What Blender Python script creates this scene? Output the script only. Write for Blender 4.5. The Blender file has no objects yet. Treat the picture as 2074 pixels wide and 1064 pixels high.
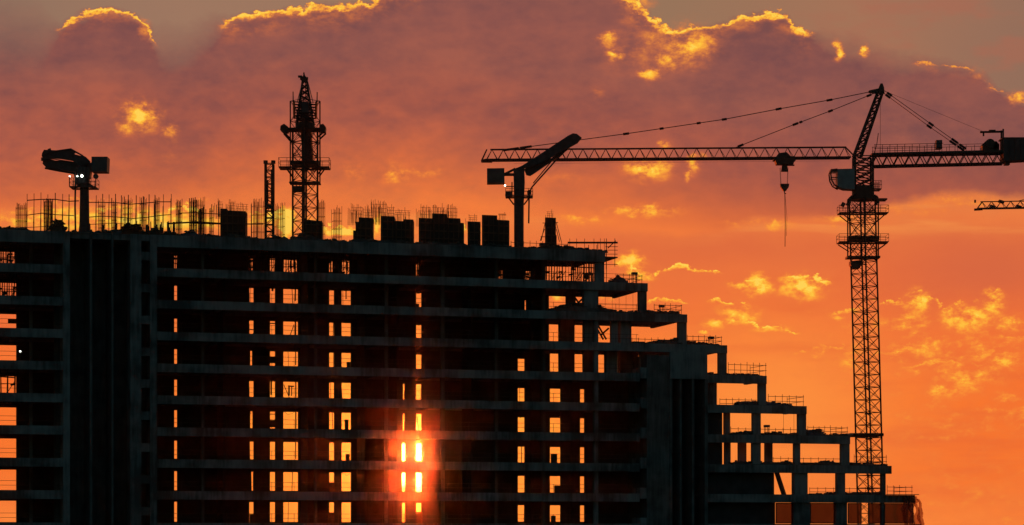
import bpy, math, random
from mathutils import Vector, Matrix
R = math.radians
random.seed(7)
scene = bpy.context.scene
COL = scene.collection

# ------------------------------------------------------------------ camera
# a long lens looking level across the site from the ground, with a rising front
F = 5000.0                       # focal length in photo pixels (photo 2074 wide)
CX, HY = 1037.0, 1093.0          # photo column of the optical axis, row of the horizon
CZ = 1.7
cam_d = bpy.data.cameras.new('camera')
cam = bpy.data.objects.new('camera', cam_d); COL.objects.link(cam)
cam.location = (0, 0, CZ); cam.rotation_euler = (R(90), 0, 0)
cam_d.sensor_width = 36.0
cam_d.lens = 36.0 * F / 2074.0
cam_d.shift_y = (HY - 532.0) / 2074.0
cam_d.clip_start = 1.0; cam_d.clip_end = 20000
scene.camera = cam

# ------------------------------------------------------------------ exposure
scene.view_settings.view_transform = 'Standard'
scene.view_settings.look = 'None'
scene.view_settings.exposure = 0
scene.view_settings.gamma = 1
scene.view_settings.use_curve_mapping = False

# ------------------------------------------------------------------ sun, low behind the building
SUN_AZ = math.atan((838 - CX) / F)       # just left of the view axis (+Y)
SUN_EL = math.atan((HY - 940) / F)
sd = Vector((math.sin(SUN_AZ) * math.cos(SUN_EL), math.cos(SUN_AZ) * math.cos(SUN_EL), math.sin(SUN_EL)))
sl = bpy.data.lights.new('sun', 'SUN'); sun = bpy.data.objects.new('sun', sl); COL.objects.link(sun)
sl.energy = 2.5; sl.angle = R(0.9); sl.color = (1.0, 0.095, 0.012)
sun.rotation_euler = (-sd).to_track_quat('-Z', 'Y').to_euler()

# ------------------------------------------------------------------ world: sunset clouds by direction, twilight sky elsewhere
world = bpy.data.worlds.new('World'); scene.world = world
world.use_nodes = True
WT = world.node_tree; WN = WT.nodes; WL = WT.links
for n in list(WN): WN.remove(n)

class V:
    """a value socket with arithmetic"""
    def __init__(s, k): s.k = k
    def __add__(a, b): return mth('ADD', a, b)
    __radd__ = __add__
    def __sub__(a, b): return mth('SUBTRACT', a, b)
    def __rsub__(a, b): return mth('SUBTRACT', b, a)
    def __mul__(a, b): return mth('MULTIPLY', a, b)
    __rmul__ = __mul__
    def __truediv__(a, b): return mth('DIVIDE', a, b)
def mth(op, *a):
    n = WN.new('ShaderNodeMath'); n.operation = op
    for i, x in enumerate(a):
        if isinstance(x, V): WL.new(x.k, n.inputs[i])
        else: n.inputs[i].default_value = x
    return V(n.outputs[0])
def sstep(lo, hi, x, a=0.0, b=1.0):
    n = WN.new('ShaderNodeMapRange'); n.interpolation_type = 'SMOOTHSTEP'
    WL.new(x.k, n.inputs[0])
    for i, v in enumerate((lo, hi, a, b)): n.inputs[i + 1].default_value = v
    return V(n.outputs[0])
def clampv(x): return mth('MINIMUM', mth('MAXIMUM', x, 0.0), 1.0)
def gaussv(x): return mth('EXPONENT', mth('MULTIPLY', x, x) * -1.0)
def comb(x, y, z=0.0):
    n = WN.new('ShaderNodeCombineXYZ')
    for i, q in enumerate((x, y, z)):
        if isinstance(q, V): WL.new(q.k, n.inputs[i])
        else: n.inputs[i].default_value = q
    return n.outputs[0]
def fbm(x, y, seed, detail=6, rough=0.55, dist=0.0):
    n = WN.new('ShaderNodeTexNoise'); n.noise_dimensions = '3D'
    n.inputs['Scale'].default_value = 1.0; n.inputs['Detail'].default_value = detail
    n.inputs['Roughness'].default_value = rough; n.inputs['Distortion'].default_value = dist
    WL.new(comb(x, y, seed), n.inputs['Vector'])
    return V(n.outputs[0])
def curve(x, pts, x0=-200.0, x1=2300.0, y0=-100.0, y1=1200.0, h='AUTO'):
    n = WN.new('ShaderNodeFloatCurve'); m = n.mapping; c = m.curves[0]
    m.extend = 'HORIZONTAL'
    P = [((a - x0) / (x1 - x0), (b - y0) / (y1 - y0)) for a, b in pts]
    c.points[0].location = P[0]; c.points[1].location = P[-1]
    for q in P[1:-1]: c.points.new(*q)
    for p in c.points: p.handle_type = h
    m.update()
    WL.new(((x - x0) / (x1 - x0)).k, n.inputs['Value'])
    return V(n.outputs[0]) * (y1 - y0) + y0
def lin(c):
    return tuple((v / 255 / 12.92 if v / 255 <= .04045 else ((v / 255 + .055) / 1.055) ** 2.4) for v in c) + (1.0,)
def ramp(x, stops, x0, x1):
    n = WN.new('ShaderNodeValToRGB'); r = n.color_ramp; r.interpolation = 'B_SPLINE' if len(stops) > 6 else 'EASE'
    r.interpolation = 'LINEAR'
    for i, (p, c) in enumerate(stops):
        q = (p - x0) / (x1 - x0)
        e = r.elements[i] if i < 2 else r.elements.new(q)
        e.position = q; e.color = lin(c)
    WL.new(((x - x0) / (x1 - x0)).k, n.inputs[0])
    return n.outputs[0]
def mixc(f, a, b, blend='MIX'):
    n = WN.new('ShaderNodeMix'); n.data_type = 'RGBA'; n.blend_type = blend
    if isinstance(f, V): WL.new(f.k, n.inputs[0])
    else: n.inputs[0].default_value = f
    for i, q in ((6, a), (7, b)):
        if isinstance(q, tuple): n.inputs[i].default_value = q
        else: WL.new(q, n.inputs[i])
    return n.outputs[2]
tc = WN.new('ShaderNodeTexCoord'); sx = WN.new('ShaderNodeSeparateXYZ')
WL.new(tc.outputs['Generated'], sx.inputs[0])
dx, dy, dz = (V(sx.outputs[i]) for i in range(3))
dyc = mth('MAXIMUM', dy, 0.08)
u = dx / dyc * F + CX            # compass bearing and height above the horizon, in 1/5000 units
v = HY - dz / dyc * F
n1 = fbm(u / 260, v / 150, 1.3, 5) - 0.5
n2 = fbm(u / 260, v / 150, 7.7, 5) - 0.5
n3 = fbm(u / 60, v / 34, 3.1, 6, 0.6) - 0.5
n4 = fbm(u / 60, v / 34, 9.4, 6, 0.6) - 0.5
n7 = fbm(u / 38, v / 26, 44.0, 5, 0.62) - 0.5
n5 = fbm(u / 17, v / 12, 15.0, 5, 0.68) - 0.5
uu = u + n1 * 90 + n3 * 34
vv = v + n2 * 40 + n4 * 22
n6 = fbm(u / 17, v / 12, 31.0, 5, 0.68) - 0.5
ur = u + n3 * 46 + n1 * 20 + n6 * 26
vr = v + n4 * 30 + n2 * 16 + n5 * 22
# upper clear sky, high cloud bank and glowing lower sky
clear = ramp(u + n1 * 200, [(0, (146, 114, 94)), (350, (158, 119, 96)), (1350, (152, 116, 90)), (1750, (165, 115, 88)), (2074, (148, 110, 90))], 0, 2074)
veil = sstep(0.42, 0.62, fbm(u / 200, v / 90, 83.0, 6, 0.6)) * sstep(1450, 1800, u)
clear = mixc(veil * 0.55, clear, lin((172, 104, 82)))
shift = curve(uu, [(-200, 10), (0, 12), (300, -5), (620, -35), (850, -25), (1050, 0), (1300, 30), (1500, 70), (1750, 120), (1900, 140), (2300, 140)])
bank = ramp(vv - shift + n1 * 50, [(-150, (132, 84, 76)), (40, (137, 82, 77)), (140, (148, 86, 76)), (215, (168, 88, 71)), (280, (184, 93, 69)),
                     (335, (205, 101, 64)), (385, (224, 110, 60)), (430, (241, 122, 60)), (520, (232, 110, 60)), (1100, (246, 118, 50))], -200, 1200)
low = ramp(v + n2 * 90 + n4 * 20, [(380, (247, 138, 68)), (440, (244, 130, 65)), (500, (229, 114, 63)), (590, (236, 110, 58)), (700, (246, 116, 52)),
                        (820, (248, 116, 46)), (950, (249, 118, 46)), (1060, (252, 132, 58))], 300, 1200)
low = mixc(clampv(0.30 + n1 * 2.2 + n3 * 1.6) * 0.34, low, lin((218, 96, 56)))
band = sstep(0.50, 0.66, fbm(u / 330 + 3.0, v / 30, 71.0, 4, 0.5)) * gaussv((v - 440) / 42)
low = mixc(clampv(band) * 0.55, low, lin((255, 158, 76)))
lightpatch = gaussv((uu - 1560) / 260) * gaussv((vv - 830) / 190)
low = mixc(clampv(lightpatch * 0.75), low, lin((252, 148, 66)))
duskr = gaussv((uu - 2010) / 190) * gaussv((vv - 545) / 75)
low = mixc(clampv(duskr * 0.8), low, lin((212, 102, 66)))
duskm = gaussv((uu - 1420) / 330) * gaussv((vv - 500) / 38)
low = mixc(clampv(duskm * 0.45), low, lin((215, 100, 62)))
streakd = sstep(0.5, 0.72, fbm(u / 420, v / 46, 21.0, 4, 0.5)) * sstep(480, 640, v)
low = mixc(streakd * 0.38, low, lin((226, 98, 52)))
edge2 = curve(uu, [(-200, 420), (500, 425), (1000, 440), (1100, 445), (1300, 468), (1420, 472), (1500, 452), (1640, 444), (1720, 446), (1800, 416), (1860, 402), (1930, 392), (2074, 392), (2300, 390)])
kk = sstep(-11, 12, vv - edge2)
body = mixc(kk, bank, low)
top = curve(ur, [(-200, 60), (0, 62), (60, 66), (105, 66), (130, 50), (165, 33), (205, 24), (245, 27), (280, 42), (305, 66), (322, 90), (370, 96), (410, 75), (440, 52), (500, 34), (580, 20), (640, 14),
                 (680, 14), (740, 10), (780, -10), (850, -30), (1230, -30), (1262, -6), (1300, 18), (1335, 50), (1365, 64), (1400, 56), (1460, 47), (1510, 34), (1560, 26), (1585, 34), (1620, 62), (1680, 84),
                 (1720, 98), (1760, 112), (1840, 128), (1900, 130), (1950, 138), (1985, 152), (2030, 186), (2074, 206), (2300, 260)])
st = vr - top
soft = curve(u, [(-200, 110), (80, 80), (125, 12), (300, 12), (330, 60), (425, 45), (465, 10), (850, 9), (1250, 9), (1640, 12), (1720, 40), (1850, 26), (1990, 14), (2300, 14)], h='VECTOR')
cl = mth('MINIMUM', mth('MAXIMUM', st / soft * 0.5 + 0.5, 0.0), 1.0)
belt = sstep(0, 26, st) * sstep(30, 150, st, 1.0, 0.0) * clampv(0.7 + n1 * 1.6)
body = mixc(belt * 0.45, body, lin((124, 80, 78)))
mott = clampv(0.5 + n3 * 1.5 + n1 * 2.2 + n7 * .8)
body = mixc((1.0 - mott) * sstep(500, 300, v, 0.0, 1.0) * 0.55, body, lin((112, 72, 74)))
body = mixc(mott * sstep(520, 200, v, 0.0, 1.0) * 0.20, body, lin((205, 112, 80)))
sky = mixc(cl, clear, body)
# golden linings: (points, width above, width below, strength)
def win(a, b, f=16): return sstep(a - f, a + f, u) * sstep(b - f, b + f, u, 1.0, 0.0)
def lining(s, a, b, wu, wl, k, f=16):
    s = s - n7 * (wl * 1.7); k = clampv(n3 * 2.2 + n5 * 1.4 + 0.92) * k
    core = sstep(-wu * .8, 0, s) * sstep(0, wl * .62, s, 1.0, 0.0)
    under = sstep(-wu, wu, s) * sstep(0, wl * 3.2, s, 1.0, 0.0) * (n3 * 1.6 + 0.5) * 0.62
    return mth('MAXIMUM', core * k, under * k) * win(a, b, f)
gold = lining(st, 118, 318, 8, 16, 1.15) * sstep(-.35, .1, n4 + .1)
gold = mth('MAXIMUM', gold, lining(st, 448, 860, 9, 26, 1.2))
gold = mth('MAXIMUM', gold, lining(st, 1245, 1400, 14, 34, 1.25))
gold = mth('MAXIMUM', gold, lining(st, 1380, 1645, 9, 24, 1.15))
gold = mth('MAXIMUM', gold, lining(st, 1850, 2100, 6, 14, 0.75) * sstep(-.12, .12, n3 + .04))
arcs = [
 ([(1230, 552), (1262, 530), (1290, 545), (1312, 560), (1340, 545), (1375, 535), (1410, 545), (1470, 558)], 1240, 1462, 6, 20, .95),
 ([(1455, 570), (1500, 566), (1560, 568), (1610, 562), (1680, 568)], 1470, 1555, 8, 30, .9),
 ([(1560, 568), (1590, 558), (1640, 562), (1690, 572)], 1590, 1682, 8, 34, .95),
 ([(1290, 620), (1330, 606), (1370, 604), (1420, 618)], 1305, 1395, 5, 14, .75),
 ([(1420, 612), (1450, 608), (1490, 616), (1525, 622), (1560, 640)], 1432, 1530, 6, 18, .8),
 ([(1410, 672), (1450, 660), (1500, 648), (1550, 660), (1590, 668), (1630, 680)], 1415, 1620, 6, 20, .85),
 ([(1660, 645), (1700, 630), (1740, 620), (1790, 608), (1830, 604), (1860, 592), (1890, 600), (1915, 625), (1950, 610), (2000, 605), (2030, 590), (2060, 600)], 1675, 2035, 7, 30, .62),
 ([(1980, 650), (2020, 645), (2080, 655)], 1990, 2200, 8, 30, .5),
 ([(1560, 730), (1620, 716), (1660, 702), (1700, 708), (1760, 700)], 1600, 1720, 8, 24, .5),
 ([(1800, 720), (1840, 702), (1900, 690), (1990, 700)], 1800, 1900, 8, 30, .42),
 ([(1880, 805), (1910, 770), (1950, 740), (2010, 745), (2080, 735)], 1880, 2200, 9, 46, .38),
 ([(1790, 735), (1820, 728), (1860, 742)], 1785, 1825, 8, 22, .4),
 ([(1940, 905), (1980, 892), (2080, 880)], 1940, 2200, 8, 24, .25),
 ([(1980, 950), (2020, 932), (2080, 926)], 1980, 2200, 8, 24, .22),
 ([(-200, 452), (0, 436), (60, 424), (130, 410), (190, 404), (260, 420), (330, 424), (400, 404), (470, 398)], -300, 430, 7, 26, .5),
 ([(-200, 460), (150, 440), (190, 436), (225, 424), (262, 438), (300, 444), (340, 430), (372, 420), (400, 424), (420, 445)], 190, 412, 7, 30, .95),
 ([(480, 450), (520, 432), (565, 428), (590, 438), (640, 452), (760, 462)], 500, 600, 8, 42, 1.1),
 ([(640, 470), (670, 460), (700, 464), (730, 468), (770, 478)], 650, 760, 6, 20, 1.1),
]
for pts, a, b, wu, wl, k in arcs:
    c_ = curve(ur, [(-201, pts[0][1])] + pts + [(2299, pts[-1][1])] if pts[0][0] > -200 else pts + [(2299, pts[-1][1])])
    gold = mth('MAXIMUM', gold, lining(vr - c_, a, b, wu, wl, k) * sstep(-.30, .12, n3 + n5 * .6 + .02))
# puffs: u, v, half width, half height, strength
puffs = [(288, 60, 15, 18, .6), (1310, 105, 90, 48, .40), (282, 238, 34, 26, 1.1), (255, 260, 22, 12, .75), (342, 268, 14, 18, .7), (345, 318, 30, 14, .3),
         (1300, 6, 26, 14, .5), (1232, 80, 20, 14, .8), (1244, 112, 22, 10, .9), (1330, 82, 34, 34, .5), (1322, 150, 24, 12, .85), (1352, 125, 22, 16, .8), (1398, 92, 44, 36, .95), (1440, 82, 22, 18, .6),
         (1700, 102, 8, 17, 1.1), (1750, 104, 7, 11, 1.0), (1624, 66, 13, 7, 1.0), (1975, 148, 14, 12, .6), (2060, 198, 17, 11, 1.0), (1210, 190, 14, 12, .35),
         (715, 352, 26, 17, .5), (805, 356, 26, 20, .7), (850, 352, 60, 10, .5), (1345, 292, 16, 9, .6), (1315, 345, 44, 20, 1.05), (1405, 335, 12, 16, .95), (1395, 358, 8, 10, .7), (1418, 318, 16, 9, .7),
         (1290, 428, 90, 12, .72), (1175, 446, 80, 14, .5), (1540, 456, 80, 10, .55), (1700, 448, 60, 11, .5), (1850, 425, 80, 16, .42), (1960, 408, 110, 14, .45), (1160, 362, 90, 12, .3),
         (1278, 528, 32, 16, 1.0), (1300, 555, 40, 14, .7), (1535, 580, 28, 22, .95), (1625, 582, 48, 26, .95), (1490, 578, 30, 8, .7), (1240, 598, 30, 12, .6), (1500, 640, 40, 22, .75), (1450, 655, 22, 14, .7), (1560, 668, 50, 10, .6),
         (1862, 612, 28, 24, .85), (1960, 645, 56, 30, .75), (2010, 612, 24, 24, .8), (2050, 660, 34, 18, .75), (1654, 716, 22, 15, .8), (1700, 640, 24, 10, .6), (1880, 705, 44, 22, .6), (1830, 735, 28, 14, .4), (1960, 770, 70, 26, .55),
         (2040, 740, 50, 18, .6), (1905, 795, 22, 18, .6), (1820, 798, 30, 8, .3), (2010, 800, 80, 16, .28), (2020, 940, 60, 22, .22), (1990, 905, 50, 10, .22), (1820, 900, 40, 14, .2), (1130, 598, 60, 16, .4), (1130, 600, 20, 8, .9),
         (270, 430, 60, 12, .8), (232, 425, 24, 12, .8), (350, 430, 50, 14, .6), (583, 452, 14, 26, 1.9), (555, 440, 34, 12, .8), (690, 468, 40, 9, 1.3), (845, 470, 200, 9, .5), (728, 480, 12, 20, 1.0), (765, 455, 10, 22, 1.0), (943, 462, 6, 14, 1.0),
         (440, 462, 60, 14, .5), (280, 450, 360, 22, .82), (120, 432, 120, 14, .6), (150, 445, 60, 12, .4), (60, 440, 50, 9, .3),
         (590, 870, 130, 170, .5), (690, 850, 60, 180, .6), (1130, 850, 60, 130, .6), (1060, 830, 30, 120, .55), (345, 960, 60, 50, .3)]
acc = None
for (pu, pv, su, sv, a) in puffs:
    g = mth('EXPONENT', (mth('POWER', mth('ABSOLUTE', (ur - pu) / (su * 1.15)), 2.0) + mth('POWER', mth('ABSOLUTE', (vr - pv) / (sv * 1.15)), 2.0)) * -1.0) * a
    acc = g if acc is None else mth('MAXIMUM', acc, g)
tex = clampv(0.68 + n7 * 2.2 + n3 * .8 + n5 * .9)
puff = acc * 1.18 * tex
# thin wisps low in the right of the sky
ridge = 1.0 - mth('ABSOLUTE', fbm(ur / 170 + v / 240, vr / 58, 61.0, 5, 0.6) - 0.5) * 7.0
wm = sstep(1450, 1850, u) * sstep(560, 660, v) * sstep(780, 930, v, 0.82, 0.42) + sstep(1250, 1500, u) * sstep(500, 640, v) * 0.14
puff = mth('MAXIMUM', puff, clampv(ridge) * wm * clampv(0.40 + n7 * 1.2 + n1 * 1.8))
gold = mth('MAXIMUM', gold * clampv(0.86 + n5 * 1.4), puff) * sstep(380, 440, v, 1.0, 1.28)
goldc = ramp(gold, [(0, (214, 104, 62)), (.3, (238, 124, 58)), (.55, (253, 152, 56)), (.8, (255, 184, 60)), (.95, (255, 200, 68)), (1.0, (255, 210, 84))], 0, 1.15)
sky = mixc(sstep(0.02, 0.85, gold), sky, goldc)
# the sun's own glow near the horizon (hidden behind the building save through its openings)
ds = mth('SQRT', mth('POWER', u - 838, 2.0) + mth('POWER', v - 932, 2.0))
wide = gaussv((u - 800) / 420) * gaussv((v - 930) / 330)
sky = mixc(clampv(wide * 0.95), sky, lin((255, 152, 50)))
halo = mth('EXPONENT', ds / -70.0)
sky = mixc(clampv(halo * 1.2), sky, lin((255, 190, 74)))
disc = sstep(30, 62, ds, 1.0, 0.0)
sky = mixc(disc, sky, (2.0, .84, .30, 1))
# sky away from the sunset: dim teal twilight, from the physical sky tinted
nish = WN.new('ShaderNodeTexSky'); nish.sky_type = 'NISHITA'; nish.sun_disc = False
nish.sun_elevation = SUN_EL; nish.sun_rotation = SUN_AZ
east = mixc(1.0, nish.outputs[0], (0.028, 0.050, 0.062, 1), 'MULTIPLY')
side = sstep(0.55, 0.93, dy)
upf = sstep(0.36, 0.62, dz, 1.0, 0.0)
skyc = mixc(side * upf, east, sky)
bg = WN.new('ShaderNodeBackground'); bg.inputs[1].default_value = 1.0
WL.new(skyc, bg.inputs[0])
wo = WN.new('ShaderNodeOutputWorld'); WL.new(bg.outputs[0], wo.inputs[0])

world.cycles.sampling_method = 'MANUAL'; world.cycles.sample_map_resolution = 1024

# ------------------------------------------------------------------ materials
def material(name, base, rough=0.85, metal=0.0, var=0.25, scale=1.5, spec=0.3, streak=0.0, bump=0.0):
    m = bpy.data.materials.new(name); m.use_nodes = True
    t = m.node_tree; N = t.nodes; L = t.links
    b = N['Principled BSDF']
    b.inputs['Roughness'].default_value = rough; b.inputs['Metallic'].default_value = metal
    b.inputs['Specular IOR Level'].default_value = spec
    co = N.new('ShaderNodeTexCoord')
    nz = N.new('ShaderNodeTexNoise'); nz.inputs['Scale'].default_value = scale; nz.inputs['Detail'].default_value = 7
    L.new(co.outputs['Object'], nz.inputs['Vector'])
    src = nz.outputs[0]
    if streak:
        mp = N.new('ShaderNodeMapping'); mp.inputs['Scale'].default_value = (1.4, 1.4, 0.12)
        L.new(co.outputs['Object'], mp.inputs[0])
        n2_ = N.new('ShaderNodeTexNoise'); n2_.inputs['Scale'].default_value = 2.2; n2_.inputs['Detail'].default_value = 5
        L.new(mp.outputs[0], n2_.inputs['Vector'])
        mx = N.new('ShaderNodeMath'); mx.operation = 'MULTIPLY_ADD'; mx.inputs[1].default_value = streak; L.new(n2_.outputs[0], mx.inputs[0]); L.new(nz.outputs[0], mx.inputs[2])
        sb = N.new('ShaderNodeMath'); sb.operation = 'SUBTRACT'; sb.inputs[1].default_value = streak * .5; L.new(mx.outputs[0], sb.inputs[0]); src = sb.outputs[0]
    if name == 'concrete':
        # pours of different batches along the facade
        nb = N.new('ShaderNodeTexNoise'); nb.inputs['Scale'].default_value = .11; nb.inputs['Detail'].default_value = 2; L.new(co.outputs['Object'], nb.inputs['Vector'])
        mb = N.new('ShaderNodeMath'); mb.operation = 'MULTIPLY_ADD'; mb.inputs[1].default_value = 1.1; L.new(nb.outputs[0], mb.inputs[0]); L.new(src, mb.inputs[2])
        mc = N.new('ShaderNodeMath'); mc.operation = 'SUBTRACT'; mc.inputs[1].default_value = .55; L.new(mb.outputs[0], mc.inputs[0]); src = mc.outputs[0]
    r = N.new('ShaderNodeValToRGB'); r.color_ramp.elements[0].position = .28; r.color_ramp.elements[1].position = .72
    r.color_ramp.elements[0].color = tuple(c * (1 - var) for c in base) + (1,)
    r.color_ramp.elements[1].color = tuple(min(1, c * (1 + var)) for c in base) + (1,)
    L.new(src, r.inputs[0]); L.new(r.outputs[0], b.inputs['Base Color'])
    if bump:
        bp = N.new('ShaderNodeBump'); bp.inputs['Strength'].default_value = bump; bp.inputs['Distance'].default_value = .03
        L.new(nz.outputs[0], bp.inputs['Height']); L.new(bp.outputs[0], b.inputs['Normal'])
    return m
M_CON = material('concrete', (.22, .235, .24), .9, var=.55, scale=.45, streak=.7, bump=.4)
M_CON2 = material('concrete_shaft', (.15, .16, .16), .92, var=.4, scale=.6, streak=.9)
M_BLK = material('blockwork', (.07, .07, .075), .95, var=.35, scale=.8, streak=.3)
M_FORM = material('film_faced_formwork', (.045, .04, .036), .6, var=.4, scale=1.2, streak=.5)
M_STEEL = material('painted_crane_steel', (.085, .075, .06), .55, .3, var=.3, scale=2)
M_STEEL2 = material('grey_cabin_steel', (.085, .12, .125), .5, .2, var=.25, scale=1.5)
M_CABIN = material('cabin_paint', (.26, .33, .34), .5, .1, var=.2, scale=1.5)
M_BOOM = material('boom_steel', (.07, .075, .08), .5, .3, var=.3, scale=2)
M_TUBE = material('scaffold_tube', (.12, .11, .105), .6, .5, var=.3, scale=3)
M_REBAR = material('rusty_rebar', (.13, .06, .035), .9, .2, var=.4, scale=3)
M_WOOD = material('rough_timber', (.14, .10, .07), .9, var=.4, scale=2.5)
M_RUB = material('site_rubble', (.13, .12, .11), .95, var=.5, scale=1.2)
M_TARP = material('tarpaulin', (.10, .12, .14), .6, var=.4, scale=1)
M_GND = material('earth', (.055, .05, .045), .95, var=.35, scale=.06, bump=.3)
M_CW = material('counterweight_concrete', (.09, .10, .10), .9, var=.3, scale=1)
def glassmat(name, col, alpha, rough=.15):
    m = bpy.data.materials.new(name); m.use_nodes = True
    t = m.node_tree; N = t.nodes; L = t.links
    for n in list(N): N.remove(n)
    tr = N.new('ShaderNodeBsdfTransparent'); tr.inputs[0].default_value = col + (1,)
    gl = N.new('ShaderNodeBsdfGlossy'); gl.inputs[0].default_value = (.9, .9, .9, 1); gl.inputs[1].default_value = rough
    df = N.new('ShaderNodeBsdfTranslucent'); df.inputs[0].default_value = col + (1,)
    nz = N.new('ShaderNodeTexNoise'); nz.inputs['Scale'].default_value = 1.1; nz.inputs['Detail'].default_value = 5
    co = N.new('ShaderNodeTexCoord'); L.new(co.outputs['Object'], nz.inputs['Vector'])
    mr = N.new('ShaderNodeMapRange'); mr.inputs[3].default_value = alpha - .2; mr.inputs[4].default_value = alpha + .2
    L.new(nz.outputs[0], mr.inputs[0])
    m1 = N.new('ShaderNodeMixShader'); L.new(mr.outputs[0], m1.inputs[0]); L.new(tr.outputs[0], m1.inputs[1]); L.new(df.outputs[0], m1.inputs[2])
    m2 = N.new('ShaderNodeMixShader'); m2.inputs[0].default_value = .08; L.new(m1.outputs[0], m2.inputs[1]); L.new(gl.outputs[0], m2.inputs[2])
    o = N.new('ShaderNodeOutputMaterial'); L.new(m2.outputs[0], o.inputs[0])
    return m
M_GLASS = glassmat('dusty_brown_glass', (.30, .22, .20), .22)
M_CAB = glassmat('cab_glass', (.85, .85, .85), .1, .05)
M_SHEET = glassmat('clear_plastic_sheet', (.50, .36, .28), .4, .08)
M_NET = glassmat('debris_net', (.35, .30, .28), .5, .5)
def lampmat(name, col, k):
    m = bpy.data.materials.new(name); m.use_nodes = True
    t = m.node_tree; N = t.nodes; L = t.links
    for n in list(N): N.remove(n)
    e = N.new('ShaderNodeEmission'); e.inputs[0].default_value = col + (1,); e.inputs[1].default_value = k
    o = N.new('ShaderNodeOutputMaterial'); L.new(e.outputs[0], o.inputs[0]); return m
M_LAMP = lampmat('lit_floodlight', (.95, 1.0, .86), 6.0)

# ------------------------------------------------------------------ mesh building
class MB:
    def __init__(s): s.v = []; s.f = []
    def box(s, x0, x1, y0, y1, z0, z1):
        b = len(s.v)
        s.v += [(x0, y0, z0), (x1, y0, z0), (x1, y1, z0), (x0, y1, z0), (x0, y0, z1), (x1, y0, z1), (x1, y1, z1), (x0, y1, z1)]
        s.f += [tuple(b + i for i in f) for f in ((0, 3, 2, 1), (4, 5, 6, 7), (0, 1, 5, 4), (1, 2, 6, 5), (2, 3, 7, 6), (3, 0, 4, 7))]
        return s
    def tube(s, p, q, r, n=5, r2=None):
        p = Vector(p); q = Vector(q); d = q - p
        if d.length < 1e-6: return s
        r2 = r if r2 is None else r2
        a = d.orthogonal().normalized(); b = d.normalized().cross(a)
        k = len(s.v)
        for c, rr in ((p, r), (q, r2)):
            for i in range(n):
                t = 2 * math.pi * i / n + math.pi / 4
                s.v.append(tuple(c + a * (rr * math.cos(t)) + b * (rr * math.sin(t))))
        for i in range(n):
            j = (i + 1) % n; s.f.append((k + i, k + j, k + n + j, k + n + i))
        s.f.append(tuple(k + n - 1 - i for i in range(n))); s.f.append(tuple(k + n + i for i in range(n)))
        return s
    def bar(s, p, q, w): return s.tube(p, q, w * .7071, 4)
    def path(s, pts, r, n=5):
        for a, b in zip(pts, pts[1:]): s.tube(a, b, r, n)
        return s
    def prism(s, poly, y0, y1):
        k = len(s.v); n = len(poly)
        s.v += [(x, y0, z) for x, z in poly] + [(x, y1, z) for x, z in poly]
        s.f.append(tuple(k + i for i in range(n))); s.f.append(tuple(k + n + n - 1 - i for i in range(n)))
        for i in range(n):
            j = (i + 1) % n; s.f.append((k + j, k + i, k + n + i, k + n + j))
        return s
    def chunk(s, c, sx_, sy_, sz_, rot=0.0, tilt=0.0):
        k = len(s.v); b = MB().box(-sx_, sx_, -sy_, sy_, -sz_, sz_)
        m = Matrix.Rotation(rot, 3, 'Z') @ Matrix.Rotation(tilt, 3, 'Y')
        s.v += [tuple(m @ Vector(p) + Vector(c)) for p in b.v]; s.f += [tuple(k + i for i in f) for f in b.f]
        return s
    def build(s, name, mat, parent=None):
        me = bpy.data.meshes.new(name); me.from_pydata(s.v, [], s.f); me.materials.append(mat); me.update()
        o = bpy.data.objects.new(name, me); COL.objects.link(o)
        if parent: o.parent = parent
        return o
def tag(o, label=None, cat=None, group=None, kind=None):
    if label: o['label'] = label
    if cat: o['category'] = cat
    if group: o['group'] = group
    if kind: o['kind'] = kind
    return o
def thing(name, label, cat, loc, rz=0.0, group=None):
    o = bpy.data.objects.new(name, None); COL.objects.link(o); o.location = loc; o.rotation_euler = (0, 0, rz)
    o.empty_display_size = .5
    return tag(o, label, cat, group)

# ------------------------------------------------------------------ building frame: u along the facade, w into it, z up
PSI = math.atan(0.30); SP, CP = math.sin(PSI), math.cos(PSI)
D0 = 290.0; ST = 3.59
def B(px, py, w=0.0):
    """where the line of sight through a photo point meets the plane w metres behind the facade -> (u, z, distance)"""
    a = (px - CX) / F; b = (HY - py) / F
    s = (w + D0 * CP) / (CP - a * SP)
    return s * a * CP + (s - D0) * SP, CZ + s * b, s
def U(px, w=0.0): return B(px, 500, w)[0]
def Zp(px, py, w=0.0): return B(px, py, w)[1]
def at(u_, w, z): return (u_ * CP - w * SP, D0 + u_ * SP + w * CP, z)
def ZL(i): return (10 - i) * ST
def roofthing(name, label, cat, u_, w, z, group=None): return thing(name, label, cat, at(u_, w, z), PSI, group)

# ground
g = MB(); g.v = [(-900, -200, 0), (900, -200, 0), (900, 900, 0), (-900, 900, 0)]; g.f = [(0, 1, 2, 3)]
tag(g.build('ground', M_GND), kind='structure')

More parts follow.
